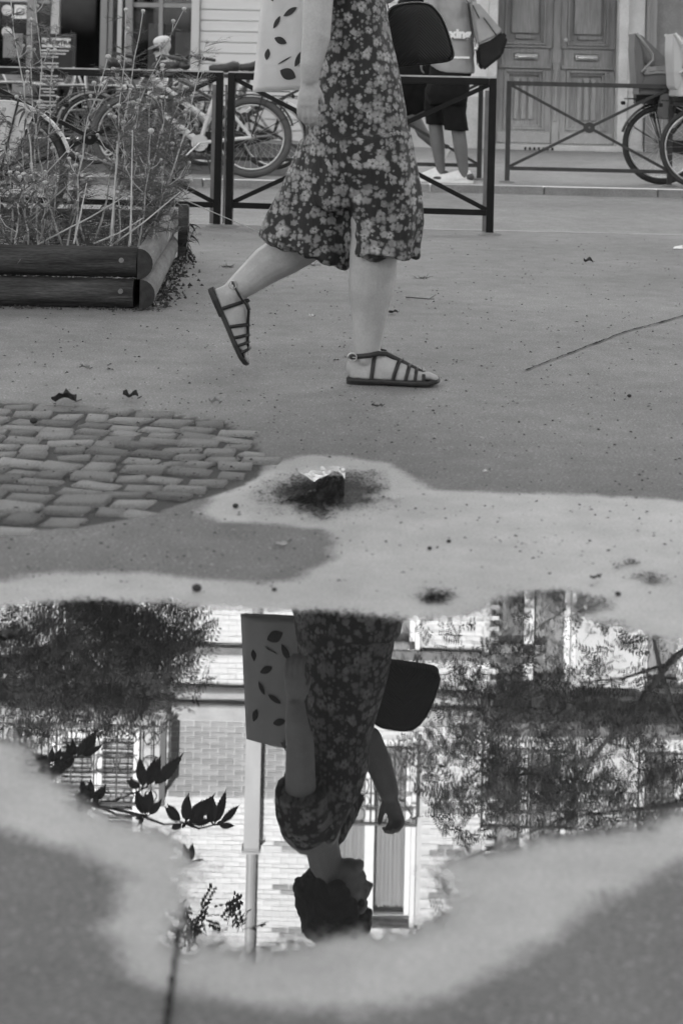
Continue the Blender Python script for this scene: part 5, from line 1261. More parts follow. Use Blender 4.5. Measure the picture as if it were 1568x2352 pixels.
st = MB(); st.loft([ring((G(xa, y) + G(xb, y)) / 2, (G(xb, y).x - G(xa, y).x) / 2, bb, 20, 0, 2.3) for xa, xb, y, bb in ((988, 1088, 150, .15), (984, 1080, 175, .17), (976, 1074, 215, .18), (985, 1070, 240, .15))])
st.loft([ring((G(xa, ya) + G(xb, yb2)) / 2, (G(xb, yb2) - G(xa, ya)).length / 2, .115, 20, 0, 2.2) for xa, ya, xb, yb2 in ((1006, 200, 1074, 200), (1014, 250, 1070, 250), (1018, 300, 1076, 300))])
st.loft([ring((G(xa, ya, 14.76) + G(xb, yb2, 14.76)) / 2, (G(xb, yb2, 14.76) - G(xa, ya, 14.76)).length / 2, .115, 20, 0, 2.2) for xa, ya, xb, yb2 in ((976, 200, 1040, 200), (974, 240, 1030, 240), (976, 286, 1022, 286))])
fuse(st, 'shorts', M['shorts_black'], man, .012, 4, cloth)
def sneaker(T, who, k=1.0):
    s_ = MB(); rr = []
    for x, w, h, zb in ((-.02, .024, .05, .02), (0, .038, .085, .02), (.04, .042, .095, .02), (.09, .042, .085, .02), (.14, .047, .07, .02), (.20, .052, .052, .02), (.26, .047, .042, .022), (.295, .028, .03, .026), (.305, .01, .02, .026)):
        rr.append([T @ (Vector((x, w * math.cos(2 * PI * i / 16), zb + (h if i <= 8 else .004) * math.sin(2 * PI * i / 16))) * k) for i in range(16)])
    s_.loft(rr); up = s_.build('sneaker', M['shoe_white'], who, smooth=True)
    o_ = MB(); pts = [(-.03, .0), (-.02, .03), (.02, .042), (.1, .042), (.2, .054), (.27, .045), (.312, .012), (.312, -.012), (.27, -.045), (.2, -.054), (.1, -.042), (.02, -.042), (-.02, -.03)]
    o_.loft([[T @ (Vector((x, y, z + max(0, x - .24) * .12)) * k) for x, y in pts] for z in (0, .012, .03)]); o_.build('shoe_sole', M['white_print'], up, bevel=.004)
    d_ = MB(); d_.ell(T @ (Vector((.005, 0, .05)) * k), (.042 * k, .046 * k, .036 * k), 12, 8); d_.ell(T @ (Vector((.245, 0, .036)) * k), (.055 * k, .052 * k, .022 * k), 12, 8); d_.build('shoe_patch', M['shoe_dark'], up, smooth=True)
    for i in range(4): MB().tube([T @ (Vector((.09 + .025 * i, -.03, .085 - .011 * i)) * k), T @ (Vector((.09 + .025 * i, 0, .102 - .013 * i)) * k), T @ (Vector((.09 + .025 * i, .03, .085 - .011 * i)) * k)], .005 * k, 5).build('lace', M['white_print'], up)
pz = far_z(md)
sneaker(Matrix.Translation((G(1078, 420).x, md, pz)) @ Matrix.Rotation(math.radians(174), 4, 'Z'), man, 1.12)
sneaker(Matrix.Translation((G(1022, 405, 14.75).x, 14.75, pz + .015)) @ Matrix.Rotation(math.radians(170), 4, 'Z') @ Matrix.Rotation(math.radians(6), 4, 'Y'), man, 1.12)
# his slanting two-tone bag
bgc = G(1118, 85, 14.5)
dbag = thing('shoulder_bag', 'light canvas roll-top bag with dark base slung slanting at the side of the walking man', 'bag', bgc)
def slab(pts, d, dep, name, m_, bev=.02):
    P = [at(x, y, d) for x, y in pts]; mm = MB(); mm.loft([[p + Vector((0, -dep / 2, 0)) for p in P], [p + Vector((0, dep / 2, 0)) for p in P]]); return mm.build(name, M[m_], dbag, bevel=bev)
slab([(1077, 4), (1096, 6), (1113, 26), (1153, 72), (1140, 84), (1094, 106), (1086, 60)], 14.5, .16, 'bag_body', 'bag_light'); slab([(1094, 105), (1126, 92), (1152, 71), (1164, 86), (1152, 128), (1108, 163), (1096, 148)], 14.5, .17, 'bag_base', 'bag_dark')
m = MB(); m.tube([at(1074, 8, 14.42), at(1080, 60, 14.39), at(1092, 110, 14.39), at(1095, 150, 14.4)], [(.003, .018)] * 4, 8, up=(0, 1, 0)); m.tube([at(1076, 8, 14.45), at(1050, -30, 14.5), at(1035, -45, 14.7)], [(.003, .018)] * 3, 8, up=(0, 1, 0)); m.build('strap', M['bag_dark'], dbag)
for p_, q_ in (((1085, 12), (1100, 42)), ((1110, 40), (1140, 82))): mm = MB(); mm.tube([at(*p_, 14.405), at(*q_, 14.405)], [(.004, .012)] * 2, 8, up=(0, 1, 0)); mm.build('buckle_strap', M['bag_dark'], dbag)
MB().ell(at(1092, 112, 14.38), (.016, .01, .02), 10, 8).build('buckle', M['steel'], dbag, smooth=True)
# ---- second walker, mostly hidden
wd_ = 15.55; H_ = lambda x, y: at(x, y, wd_)
w2 = thing('person', 'walker in dark clothes with one heel raised, half hidden behind the woman and the man', 'person', (H_(965, 400).x, wd_, far_z(wd_)))
b = MB(); b.limb([H_(965, 190), H_(948, 262), H_(970, 305), H_(1014, 348)], [.085, .06, .058, .036], 12); b.limb([H_(945, 190), H_(930, 270), H_(925, 340), H_(922, 385)], [.085, .06, .055, .036], 12)
b.limb([H_(952, 160), H_(952, 0)], [.12, .14]); b.limb([H_(952, 0), H_(948, -70)], [.05, .05]); head(b, H_(946, -82), (-1, .2, 0), (0, 0, 1)); b.limb([H_(975, 10), H_(985, 80), H_(972, 160)], [.05, .042, .03]); hand(b, H_(972, 160), (-.3, 0, -1), (1, 0, 0), 1, .5)
b.limb([H_(930, 10), H_(915, 80), H_(900, 150)], [.05, .042, .03]); hand(b, H_(900, 150), (-.3, 0, -1), (1, 0, 0), 1, .5)
fuse(b, 'body', M['skin_dark'], w2, .012, 3)
b = MB(); b.ell(H_(949, -92), (.1, .085, .1)); fuse(b, 'hair', M['hair'], w2, .014, 1)
b = MB(); b.loft([ring(H_(953, y), a_, c_, 18) for y, a_, c_ in ((190, .17, .15), (130, .16, .14), (40, .17, .17), (0, .15, .19), (-20, .07, .08))]); b.limb([H_(975, 10), H_(984, 70)], [.075, .065]); b.limb([H_(930, 10), H_(917, 70)], [.075, .065]); fuse(b, 'shirt', M['shorts_black'], w2, .014, 3, cloth)
b = MB(); b.limb([H_(965, 175), H_(952, 250)], [.12, .09]); b.limb([H_(945, 175), H_(932, 250)], [.12, .09]); fuse(b, 'shorts', M['shorts_black'], w2, .014, 3, cloth)
Rt = Matrix.Translation(H_(1034, 342)) @ Matrix.Rotation(PI, 4, 'Z') @ Matrix.Rotation(math.radians(62), 4, 'Y'); sneaker(Rt, w2, .8)
sneaker(Matrix.Translation((H_(934, 400).x, wd_, far_z(wd_))) @ Matrix.Rotation(PI, 4, 'Z'), w2, .9)
# ---- guest at the cafe table
sd_ = 17.2; S = lambda x, y, d=sd_: at(x, y, d); gz = far_z(sd_)
guest = thing('person', 'seated cafe guest in a pale jacket and peaked cap behind the bicycles', 'person', (S(395, 200).x, sd_, gz))
b = MB(); hc2 = S(373, 112); f2 = Vector((-.75, -.6, -.22)); Pg = head(b, hc2, f2, (0, 0, 1), .98)
b.limb([S(392, 150), hc2 + Vector((.01, 0, -.06))], [.06, .055]); b.limb([S(400, 250), S(398, 165)], [.13, .15])
b.limb([S(396, 262), S(350, 262, 16.9), S(346, 340, 16.9)], [.085, .07, .045]); b.limb([S(410, 262), S(368, 262, 16.8), S(364, 340, 16.8)], [.085, .07, .045])
b.limb([S(425, 165), S(432, 215, 17.1), S(395, 236, 16.85)], [.055, .045, .032]); hand(b, S(395, 236, 16.85), (-1, -.2, 0), (0, 0, -1), 1, .5); b.limb([S(380, 165, 17.05), S(366, 215, 16.95), S(345, 232, 16.75)], [.055, .045, .032]); hand(b, S(345, 232, 16.75), (-1, -.2, 0), (0, 0, -1), 1, .5)
fuse(b, 'body', M['skin'], guest, .012, 3)
b = MB(); b.loft([ring(S(xc, y), a_, c_, 20, 0, 2.3) for xc, y, a_, c_ in ((400, 262, .2, .16), (400, 215, .19, .16), (400, 170, .2, .19), (398, 152, .15, .19), (390, 142, .08, .1))]); b.limb([S(425, 165), S(432, 215, 17.1), S(400, 234, 16.88)], [.075, .065, .05]); b.limb([S(378, 165, 17.05), S(366, 215, 16.95), S(350, 230, 16.8)], [.075, .065, .05])
fuse(b, 'jacket', M['shirt_light'], guest, .013, 3, cloth)
b = MB(); b.limb([S(398, 258), S(350, 260, 16.9), S(346, 335, 16.9)], [.1, .085, .06]); b.limb([S(412, 258), S(368, 260, 16.8), S(364, 335, 16.8)], [.1, .085, .06]); fuse(b, 'trousers', M['shorts_black'], guest, .014, 3, cloth)
ff, ss, uu = frame3(f2, (0, 0, 1)); R3 = Matrix((ff, ss, uu)).transposed()
b = MB(); b.ell(Pg(-.014, 0, .085), (.100, .082, .052), 18, 12, R3); cp = b.build('cap', M['shirt_light'], guest, smooth=True)
MB().prism([(.0, -.07), (.05, -.062), (.09, -.03), (.1, 0), (.09, .03), (.05, .062), (.0, .07)], Pg(.07, 0, .045), ff + uu * -.25, ss, .008).build('cap_peak', M['shoe_dark'], cp)
MB().tube([Pg(.075, -.06, .005), Pg(.1, -.035, .003), Pg(.106, 0, .005), Pg(.1, .035, .003), Pg(.075, .06, .005)], [(.008, .018)] * 5, 8).build('sunglasses', M['black_plastic'], guest)
for x, y, d in ((342, 350, 16.85), (360, 350, 16.75)): b = MB(); p = S(x, y, d); b.ell((p.x - .06, d, gz + .04), (.13, .045, .045)); b.build('shoe', M['shoe_dark'], guest, smooth=True)

# ------------------------------------------------------------------ bicycles
def bicycle(label, loc, rotz, r=.35, tr=.022, frame='frame_light', tyre='rubber', guard='black_plastic', ebike=False, seat=None, coat=None, rim='alu', step=True, rear_off=0.0, saddle=True, fender=True, steer=0.0, spokes=28):
    t = thing('bicycle', label, 'bicycle', loc, 'bicycles parked along the street', rotz)
    rh, fhb = Vector((-.52, 0, r)), Vector((.56, 0, r)); bb = Vector((-.06, 0, r - .06))
    seat_t, head_t, head_b = Vector((-.20, 0, .78)), Vector((.36, 0, .92)), Vector((.42, 0, .66))
    for hub in (rh, fhb):
        w = Local(); w.tube([hub + Vector((math.cos(a) * (r - tr), 0, math.sin(a) * (r - tr))) for a in np.linspace(0, 2 * PI, 48, endpoint=False)], tr, 10, closed=True, up=(0, 1, 0))
        ty = w.build('wheel', M[tyre], t, smooth=True)
        q = Local(); q.tube([hub + Vector((math.cos(a) * (r - 2 * tr - .006), 0, math.sin(a) * (r - 2 * tr - .006))) for a in np.linspace(0, 2 * PI, 48, endpoint=False)], [(.009, .013)] * 48, 8, closed=True, up=(0, 1, 0)); q.build('rim', M[rim], ty, smooth=True)
        q = Local()
        for k in range(spokes):
            a = 2 * PI * k / spokes; a2 = a + (.5 if k % 2 else -.5); y = .025 if k % 4 < 2 else -.025
            q.tube([hub + Vector((math.cos(a2) * .022, y, math.sin(a2) * .022)), hub + Vector((math.cos(a) * (r - 2 * tr - .004), 0, math.sin(a) * (r - 2 * tr - .004)))], .0014, 4, cap=False)
        q.build('spokes', M['steel'], ty)
        q = Local(); q.tube([hub + Vector((0, -.05, 0)), hub + Vector((0, -.03, 0)), hub + Vector((0, .03, 0)), hub + Vector((0, .05, 0))], [.012, .03 if ebike and hub is rh else .02, .03 if ebike and hub is rh else .02, .012], 14); q.build('axle', M['alu'], ty, smooth=True)
        if fender:
            a0, a1 = ((.1, 2.85) if hub is rh else (.35, 2.5)); R_ = r + .022; n = 26; vs_ = []
            for k in range(n + 1):
                a = a0 + (a1 - a0) * k / n
                for yy, dr_ in ((-.032, -.012), (-.02, .002), (0, .007), (.02, .002), (.032, -.012)): vs_.append(hub + Vector((math.cos(a) * (R_ + dr_), yy, math.sin(a) * (R_ + dr_))))
            q = Local(); q.add(vs_, [(5 * k + e, 5 * k + e + 1, 5 * k + e + 6, 5 * k + e + 5) for k in range(n) for e in range(4)])
            g_ = q.build('mudguard', M[guard], t, smooth=True, recalc=False)
            q = Local()
            for sg in (-1, 1):
                for a in (a1 - .25, a1 - .9): q.tube([hub + Vector((0, sg * .05, 0)), hub + Vector((math.cos(a) * R_, sg * .034, math.sin(a) * R_))], .0035, 5)
            q.build('mudguard_stay', M['black_plastic'], g_)
    f = Local(); R_ = .022 if ebike else .016
    f.tube([bb, seat_t], R_ * .95, 10); f.tube([bb, head_b], R_ * 1.5 if ebike else R_, 10)
    f.tube([bb.lerp(seat_t, .45) if step else seat_t + Vector((.02, 0, -.05)), head_t + Vector((0, 0, -.06))], R_, 10); f.tube([head_b, head_t], .021, 10)
    for sg in (-1, 1):
        f.tube([bb + Vector((0, sg * .03, 0)), rh + Vector((0, sg * .055, 0))], R_ * .75, 8); f.tube([seat_t + Vector((0, sg * .012, -.04)), rh + Vector((0, sg * .055, 0))], R_ * .6, 8)
    f.disc(bb, (0, 1, 0), .04 if not ebike else .075, .09, 18); f.build('frame', M[frame], t, smooth=False)
    q = Local()
    for sg in (-1, 1): q.tube([head_b + Vector((.01, sg * .03, -.02)), head_b + Vector((.05, sg * .045, -.14)), fhb + Vector((0, sg * .05, 0))], [.014, .013, .009], 8)
    q.build('fork', M[frame], t)
    q = Local(); q.tube([head_t, head_t + Vector((-.04, 0, .14))], .014, 8); q.tube([(.16, -.29, 1.05), (.28, -.2, 1.08), (.33, -.05, 1.06), (.33, .05, 1.06), (.28, .2, 1.08), (.16, .29, 1.05)], .011, 8); hbz = q.build('handlebar', M['black_plastic'], t, smooth=True)
    for sg in (-1, 1):
        g_ = Local(); g_.tube([(.10, sg * .305, 1.045), (.2, sg * .262, 1.062)], .017, 8); g_.build('grip', M['saddle'], hbz)
        g_ = Local(); g_.tube([(.24, sg * .24, 1.06), (.2, sg * .28, 1.03)], .006, 6); g_.build('brake_lever', M['steel'], hbz)
    q = Local(); q.ell((.34, 0, .98), (.045, .04, .04), 12, 8); q.build('headlight', M['black_plastic'], t, smooth=True)
    if saddle:
        q = Local(); top = seat_t + Vector((-.06, 0, .19)); q.tube([seat_t, top], .013, 8); q.build('seatpost', M['alu'], t)
        q = Local(); rr = []
        for x, w, z, h in ((-.14, .03, .03, .05), (-.125, .07, .035, .075), (-.08, .085, .036, .085), (-.02, .065, .018, .075), (.05, .03, .012, .06), (.11, .02, .014, .048), (.135, .01, .01, .03)):
            rr.append([top + Vector((x, w * math.cos(2 * PI * i / 14), z + (h * .5 if i <= 7 else h * .8) * math.sin(2 * PI * i / 14) * (1 if i <= 7 else .9))) for i in range(14)])
        q.loft(rr); s_ = q.build('saddle', M['saddle'], t, smooth=True)
        q = Local()
        for sg in (-1, 1): q.tube([top + Vector((-.1, sg * .03, -.02)), top + Vector((0, sg * .022, -.03)), top + Vector((.09, sg * .01, -.012))], .0035, 5)
        q.build('saddle_rail', M['steel'], s_)
    q = Local(); q.tube([bb + Vector((0, .06, 0)), bb + Vector((.12, .075, -.12))], .009, 6); q.tube([bb + Vector((0, -.06, 0)), bb + Vector((-.12, -.075, .12))], .009, 6); ck = q.build('crank', M['steel'], t)
    for sg, o_ in ((1, (.12, .12, -.12)), (-1, (-.12, -.12, .12))): Local().box(bb + Vector(o_), (.09, .08, .022)).build('pedal', M['black_plastic'], ck)
    q = Local(); q.disc(bb + Vector((0, -.045, 0)), (0, 1, 0), .085, .004, 26); q.build('chainring', M['black_plastic'], ck)
    q = Local(); n = 12
    q.prism([(x, z) for x, z in ((-.56, r - .03), (-.56, r + .035), (-.5, r + .045), (-.1, r + .04), (.03, r + .02), (.05, r - .06), (0, r - .15), (-.1, r - .15), (-.5, r - .045))], (0, -.052, 0), (1, 0, 0), (0, 0, 1), .012); q.build('chain_guard', M['black_plastic'], t, bevel=.003)
    q = Local()
    for sg in (-1, 1): q.tube([(-.23, sg * .03, .72), (-.36, sg * .065, r * 2 + .05), (-.86, sg * .065, r * 2 + .05)], .006, 6); q.tube([rh + Vector((0, sg * .06, 0)), (-.62, sg * .065, r * 2 + .05)], .006, 6)
    for x in (-.42, -.6, -.84): q.tube([(x, -.065, r * 2 + .05), (x, .065, r * 2 + .05)], .006, 6)
    q.build('rack', M['black_plastic'], t)
    Local().box((-.885, 0, r * 2 + .01), (.03, .07, .035)).build('rear_light', M['bag_dark'], t, bevel=.005)
    q = Local(); q.tube([bb + Vector((-.05, .03, -.03)), (-.18, .17, .012)], .008, 6); q.build('kickstand', M['black_plastic'], t)
    if coat:
        q = Local(); n = 14; Rr = r + .012; pts = [rh + Vector((.0, 0, .06))] + [rh + Vector((math.cos(a) * Rr, 0, math.sin(a) * Rr)) for a in np.linspace(coat[0], coat[1], n)]
        pts[0] = rh + Vector((-.05, 0, .04))
        for sg in (-1, 1): q.loft([[p + Vector((0, sg * .052, 0)) for p in pts], [p + Vector((0, sg * .057, 0)) for p in pts]])
        q.build('coat_guard', M['panel_light'], t)
    if seat:
        o_ = rh + Vector((.0, 0, 0)); m1, m2 = seat
        sd = [(-.296, 1.016), (-.23, .985), (-.16, .92), (-.07, .84), (-.009, .78), (-.012, .745), (-.05, .71), (-.15, .70), (-.155, .68), (-.03, .70), (.02, .675), (.035, .61), (.03, .48), (-.02, .455), (-.25, .455), (-.275, .54), (-.288, .70), (-.30, .86)]
        cs = Local()
        bk = [(-.296, 1.016), (-.24, .93), (-.215, .75), (-.20, .56), (-.24, .5), (-.275, .54), (-.288, .70), (-.30, .86)]
        cs.prism(bk, o_, (1, 0, 0), (0, 0, 1), .27)
        for sg in (-1, 1):
            cs.prism([(-.296, 1.016), (-.23, .985), (-.16, .92), (-.07, .84), (-.009, .78), (-.012, .745), (-.05, .715), (-.12, .72), (-.19, .78), (-.23, .88)], o_ + Vector((0, sg * .145, 0)), (1, 0, 0), (0, 0, 1), .022)
            cs.prism([(-.25, .455), (.03, .455), (.036, .61), (.015, .665), (-.05, .68), (-.14, .66), (-.2, .62), (-.24, .54)], o_ + Vector((0, sg * .145, 0)), (1, 0, 0), (0, 0, 1), .022)
        cs.prism([(-.25, .455), (.02, .455), (.02, .52), (-.25, .56)], o_, (1, 0, 0), (0, 0, 1), .268)
        s_ = cs.build('child_seat', M[m1], t, bevel=.008)
        for sg in (-1, 1):
            q = Local(); pts = [(-.29, 1.01), (-.20, .90), (-.14, .82), (-.135, .77), (-.19, .71), (-.235, .66), (-.21, .64), (-.1, .655), (.0, .655), (.025, .61), (.02, .48)]
            q.tube([o_ + Vector((x, sg * .158, z)) for x, z in pts], [(.012, .02)] * len(pts), 8, up=(0, 1, 0)); q.build('seat_rim', M[m2], s_, smooth=True)
            q = Local(); q.prism([(-.06, .47), (.055, .47), (.10, .44), (.055, .24), (-.05, .235), (-.09, .27)], o_ + Vector((0, sg * .17, 0)), (1, 0, 0), (0, 0, 1), .07); q.build('leg_guard', M[m1], s_, bevel=.012)
        q = Local(); q.box(o_ + Vector((-.14, 0, .43)), (.24, .12, .05)); q.box(o_ + Vector((-.16, 0, .39)), (.2, .1, .04)); q.tube([o_ + Vector((-.2, .03, .4)), o_ + Vector((.3, .03, .33))], .008, 6); q.tube([o_ + Vector((-.2, -.03, .4)), o_ + Vector((.3, -.03, .33))], .008, 6); q.build('seat_mount', M['black_plastic'], s_)
    return t
def park(xhub, d, facing, z, rot=0.0, **kw):
    """rear hub seen at xhub"""
    p = at(xhub, 300, d); s = 1 if facing > 0 else -1
    return dict(loc=(p.x + .52 * s * math.cos(rot), d + .52 * s * math.sin(rot), z), rotz=rot + (0 if s > 0 else PI), **kw)
z2 = far_z
bicycle('shared bicycle with white fork-side coat panel and pale mudguard behind the planter weeds', **park(8, 9.55, -1, 0.0, 0.03, r=.385, tr=.024, frame='frame_mid', guard='panel_light', coat=(PI * .12, PI * .66), rim='steel'))
bicycle('cream electric bicycle with fat grey tyres facing left beside the barrier gap', **park(578, 14.7, -1, z2(14.7), 0.02, r=.365, tr=.034, tyre='rubber_grey', ebike=True, rim='steel'))
bicycle('bicycle with pale mudguards parked behind the fat-tyred electric bicycle', **park(628, 15.75, -1, z2(15.75), -0.06, r=.33, tr=.018, frame='frame_mid', guard='panel_light', rim='steel'))
bicycle('dark bicycle standing among the cafe chairs behind the weeds', **park(215, 15.9, 1, z2(15.9), 0.12, r=.34, tr=.02, frame='black_plastic', guard='frame_mid', rim='steel'))
bicycle('white bicycle parked in front of the seated cafe guest', **park(455, 16.1, -1, z2(16.1), 0.10, r=.34, tr=.02, frame='frame_light', guard='black_plastic', rim='steel'))
bicycle('black bicycle with a dark grey child seat behind the barrier by the oak door', **park(1519, 15.0, 1, z2(15.0), 0.05, r=.365, tr=.026, frame='black_plastic', seat=('seat_grey', 'seat_rim'), rim='steel'))
bicycle('black bicycle with a pale child seat at the right edge of the view', **park(1606, 14.62, 1, z2(14.62), 0.08, r=.365, tr=.022, frame='black_plastic', seat=('seat_pale', 'white_print') if False else ('seat_pale', 'panel_light'), rim='steel', fender=False))

# ------------------------------------------------------------------ cafe chairs, tables, board
def bistro_chair(x, d, rot, label):
    p = at(x, 300, d); z = far_z(d); t = thing('bistro_chair', label, 'chair', (p.x, d, z), 'rattan chairs of the cafe terrace', rot)
    q = Local(); rr = []
    for k in range(20): a = 2 * PI * k / 20; rr.append((.21 * math.cos(a), .2 * math.sin(a)))
    q.loft([[Vector((x_, y_, .43)) for x_, y_ in rr], [Vector((x_ * 1.02, y_ * 1.02, .445)) for x_, y_ in rr], [Vector((x_, y_, .46)) for x_, y_ in rr]]); q.build('seat', M['rattan'], t)
    q = Local(); q.tube([(.215 * math.cos(2 * PI * k / 24), .205 * math.sin(2 * PI * k / 24), .452) for k in range(24)], .012, 6, closed=True); q.build('seat_rim', M['rattan_pale'], t, smooth=True)
    for sx_, sy_ in ((1, 1), (1, -1), (-1, 1), (-1, -1)): q = Local(); q.tube([(sx_ * .16, sy_ * .15, .43), (sx_ * .21, sy_ * .19, 0)], .014, 8); q.build('leg', M['cane'], t, smooth=True)
    n = 14; bk = []
    for k in range(n + 1):
        a = PI * k / n; y = -.2 * math.cos(a); zz = .50 + .38 * math.sin(a) ** .55; bk.append(Vector((-.19 - .10 * (zz - .46) / .4 - .03 * math.sin(a), y, zz)))
    q = Local(); q.tube([(-.16, -.19, .44)] + bk + [(-.16, .19, .44)], .013, 8); q.build('back_frame', M['cane'], t, smooth=True)
    q = Local(); q.tube([p_ + Vector((-.012, 0, .012)) for p_ in bk], .010, 6); q.tube([bk[0], bk[-1]], .010, 6); q.build('piping', M['rattan_pale'], t, smooth=True)
    q = Local()
    for k in range(1, n): a, b2 = bk[k], Vector((-.205, bk[k].y * .95, .5)); q.tube([a, b2], [(.004, .010)] * 2, 5)
    for zz in np.arange(.52, .86, .035):
        h_ = [p_ for p_ in bk if p_.z >= zz]
        if len(h_) > 1: yy = max(abs(p_.y) for p_ in h_); xx = -.19 - .10 * (zz - .46) / .4 - .015; q.tube([(xx, -yy, zz), (xx - .01, 0, zz), (xx, yy, zz)], [(.004, .010)] * 3, 5)
    q.build('woven_back', M['rattan'], t)
    
    for sy_ in (.16, -.16): q = Local(); q.tube([(.18, sy_, .2), (-.18, sy_, .2)], .008, 6); q.build('stretcher', M['cane'], t)
    return t
for x, d, rot, lab in ((190, 17.6, PI - .35, 'rattan chair left of the cafe door with its pale-edged back turned to the board'), (292, 17.8, PI - .5, 'rattan chair in front of the cafe doorway behind the weeds'), (58, 18.0, .5, 'striped rattan chair beside the left table under the stickers'),
        (478, 17.3, PI + .2, 'pale rattan chair behind the seat of the cream bicycle'), (505, 18.4, PI - .1, 'rattan chair against the pale cladding behind the bicycles'), (425, 17.5, PI + .1, 'rattan chair under the seated guest in the cap'), (545, 17.6, .3, 'rattan chair right of the bicycles by the cladding'), (130, 18.8, -.6, 'rattan chair close to the menu board')):
    bistro_chair(x, d, rot, lab)
for x, d, rot, lab in ((235, 18.6, .3, 'rattan chair deep in the cafe doorway'), (340, 18.5, PI - .2, 'rattan chair under the cafe window left of the seated guest'), (385, 18.7, .1, 'rattan chair under the cafe window behind the seated guest'), (95, 17.0, PI + .4, 'rattan chair nearest the road left of the menu board'), (10, 17.3, .2, 'rattan chair at the far left edge of the terrace'), (270, 16.9, -.3, 'rattan chair nearest the road below the cafe doorway')):
    bistro_chair(x, d, rot, lab)
def table(x, d, label, r=.32):
    p = at(x, 300, d); z = far_z(d); t = thing('bistro_table', label, 'table', (p.x, d, z), 'tables of the cafe terrace')
    q = Local(); q.tube([(0, 0, .715), (0, 0, .745)], r, 28); q.build('table_top', M['rattan_pale'], t)
    q = Local(); q.tube([(r * math.cos(2 * PI * k / 28), r * math.sin(2 * PI * k / 28), .73) for k in range(28)], .016, 6, closed=True); q.build('table_rim', M['alu'], t, smooth=True)
    q = Local(); q.tube([(0, 0, .03), (0, 0, .715)], .028, 10); q.build('pedestal', M['iron'], t)
    for k in range(4): a = PI / 4 + k * PI / 2; q = Local(); q.tube([(0, 0, .09), (.13 * math.cos(a), .13 * math.sin(a), .05), (.25 * math.cos(a), .25 * math.sin(a), .012)], .014, 6); q.build('foot', M['iron'], t)
    return t
table(135, 17.2, 'round bistro table in front of the menu board'); table(20, 17.9, 'round bistro table at the far left under the stickers'); table(338, 17.0, 'round bistro table at the elbow of the seated guest'); table(250, 17.4, 'round bistro table between the two pale-edged chairs')
# glass and bottle standing on tables
p = at(196, 300, 17.2)
bd = 18.9; z = far_z(bd); pb_ = at(123, 250, bd); bw_ = .41
mb_ = thing('menu_board', 'black menu board with a pale name plate and white text lines beside the cafe door', 'sign', (pb_.x, bd, z))
tl_ = at(120, 82, bd).z - z
Local().box((0, 0, tl_ / 2 + .04), (bw_, .03, tl_ - .08)).build('board_panel', M['board'], mb_)
for s in (-1, 1): Local().box((s * (bw_ / 2 + .02), 0, tl_ / 2), (.04, .05, tl_)).build('frame_post', M['black_plastic'], mb_, bevel=.004)
Local().box((0, .004, tl_ + .012), (bw_ + .08, .05, .024)).build('frame_rail', M['black_plastic'], mb_)
zt = at(128, 98, bd).z; name_ = Local().box((.02, -.019, zt - z), (.335, .008, .11)).build('name_plate', M['poster'], mb_)
text_mesh('LE RECEPTEUR', .058, .002, M['board'], name_, (pb_.x + .02, bd - .0255, zt), (1, 0, 0), (0, 0, 1), 'lettering', .0022)
i = 0; zz = at(128, 116, bd).z
while zz > z + .35:
    if i % 4 != 3:
        w = random.uniform(.2, .33); Local().box((.0 - (.33 - w) / 2 + .01, -.0165, zz - z), (w, .003, .017)).build('text_line', M['poster'], mb_)
    zz -= .037; i += 1

# ------------------------------------------------------------------ what lies on the ground
def scatter(name, label, n, m_, sizer, seed, zlift=.003, zone=None, cat='litter'):
    r_ = np.random.default_rng(seed); m = MB()
    for k in range(n):
        if zone is None:
            y = float(np.exp(r_.uniform(math.log(2.9), math.log(10.5)))); x = r_.uniform(-.24, .24) * y
        else: x, y = zone(r_)
        P1 = np.array([[x, y]])
        if y < 4.4 and sdf(P1, WATER)[0] > -.03: continue
        L, w, h = sizer(r_); kk_ = min(1.0, .25 + y / 7.5); L *= kk_; w *= kk_; h *= kk_; a = r_.uniform(0, PI); ca_, sa_ = math.cos(a), math.sin(a); o = Vector((x, y, zlift)); pts = []
        nn = 6
        for e in range(nn):
            t = 2 * PI * e / nn; rr_ = r_.uniform(.6, 1.1); px, py = L * math.cos(t) * rr_ / 2, w * math.sin(t) * rr_ / 2
            pts.append(o + Vector((px * ca_ - py * sa_, px * sa_ + py * ca_, r_.uniform(0, h * .5))))
        c = o + Vector((0, 0, h)); m.add(pts + [c], [(e, (e + 1) % nn, nn) for e in range(nn)])
    return tag(m.build(name, M[m_], None, recalc=False), label, cat, kind='stuff')
small = lambda r_: (r_.uniform(.004, .02), r_.uniform(.003, .011), r_.uniform(.001, .006))
scatter('leaf_litter', 'dark crumbs of dead leaf scattered over the pavement', 1500, 'litter', small, 3)
scatter('leaf_litter', 'pale specks of dry leaf scattered over the pavement', 420, 'litter_pale', small, 4)
scatter('grit', 'dark grit strewn around the setts and the damp silt', 260, 'litter', lambda r_: (r_.uniform(.003, .011), r_.uniform(.003, .008), r_.uniform(.001, .004)), 5, .004, lambda r_: (r_.uniform(-.75, .5), r_.uniform(2.3, 4.9)), 'grit')
def along(r_):
    t = r_.random(); q = F_R.lerp(B_R, t); return q.x + abs(r_.normal()) * .05 + .005, q.y + r_.normal() * .05
scatter('leaf_litter', 'drift of dead leaves against the side of the planter', 420, 'litter', lambda r_: (r_.uniform(.01, .035), r_.uniform(.006, .018), r_.uniform(.004, .02)), 8, .006, along)
scatter('leaf_litter', 'pale bits in the drift against the side of the planter', 110, 'litter_pale', lambda r_: (r_.uniform(.01, .03), r_.uniform(.006, .014), r_.uniform(.004, .016)), 9, .01, along)
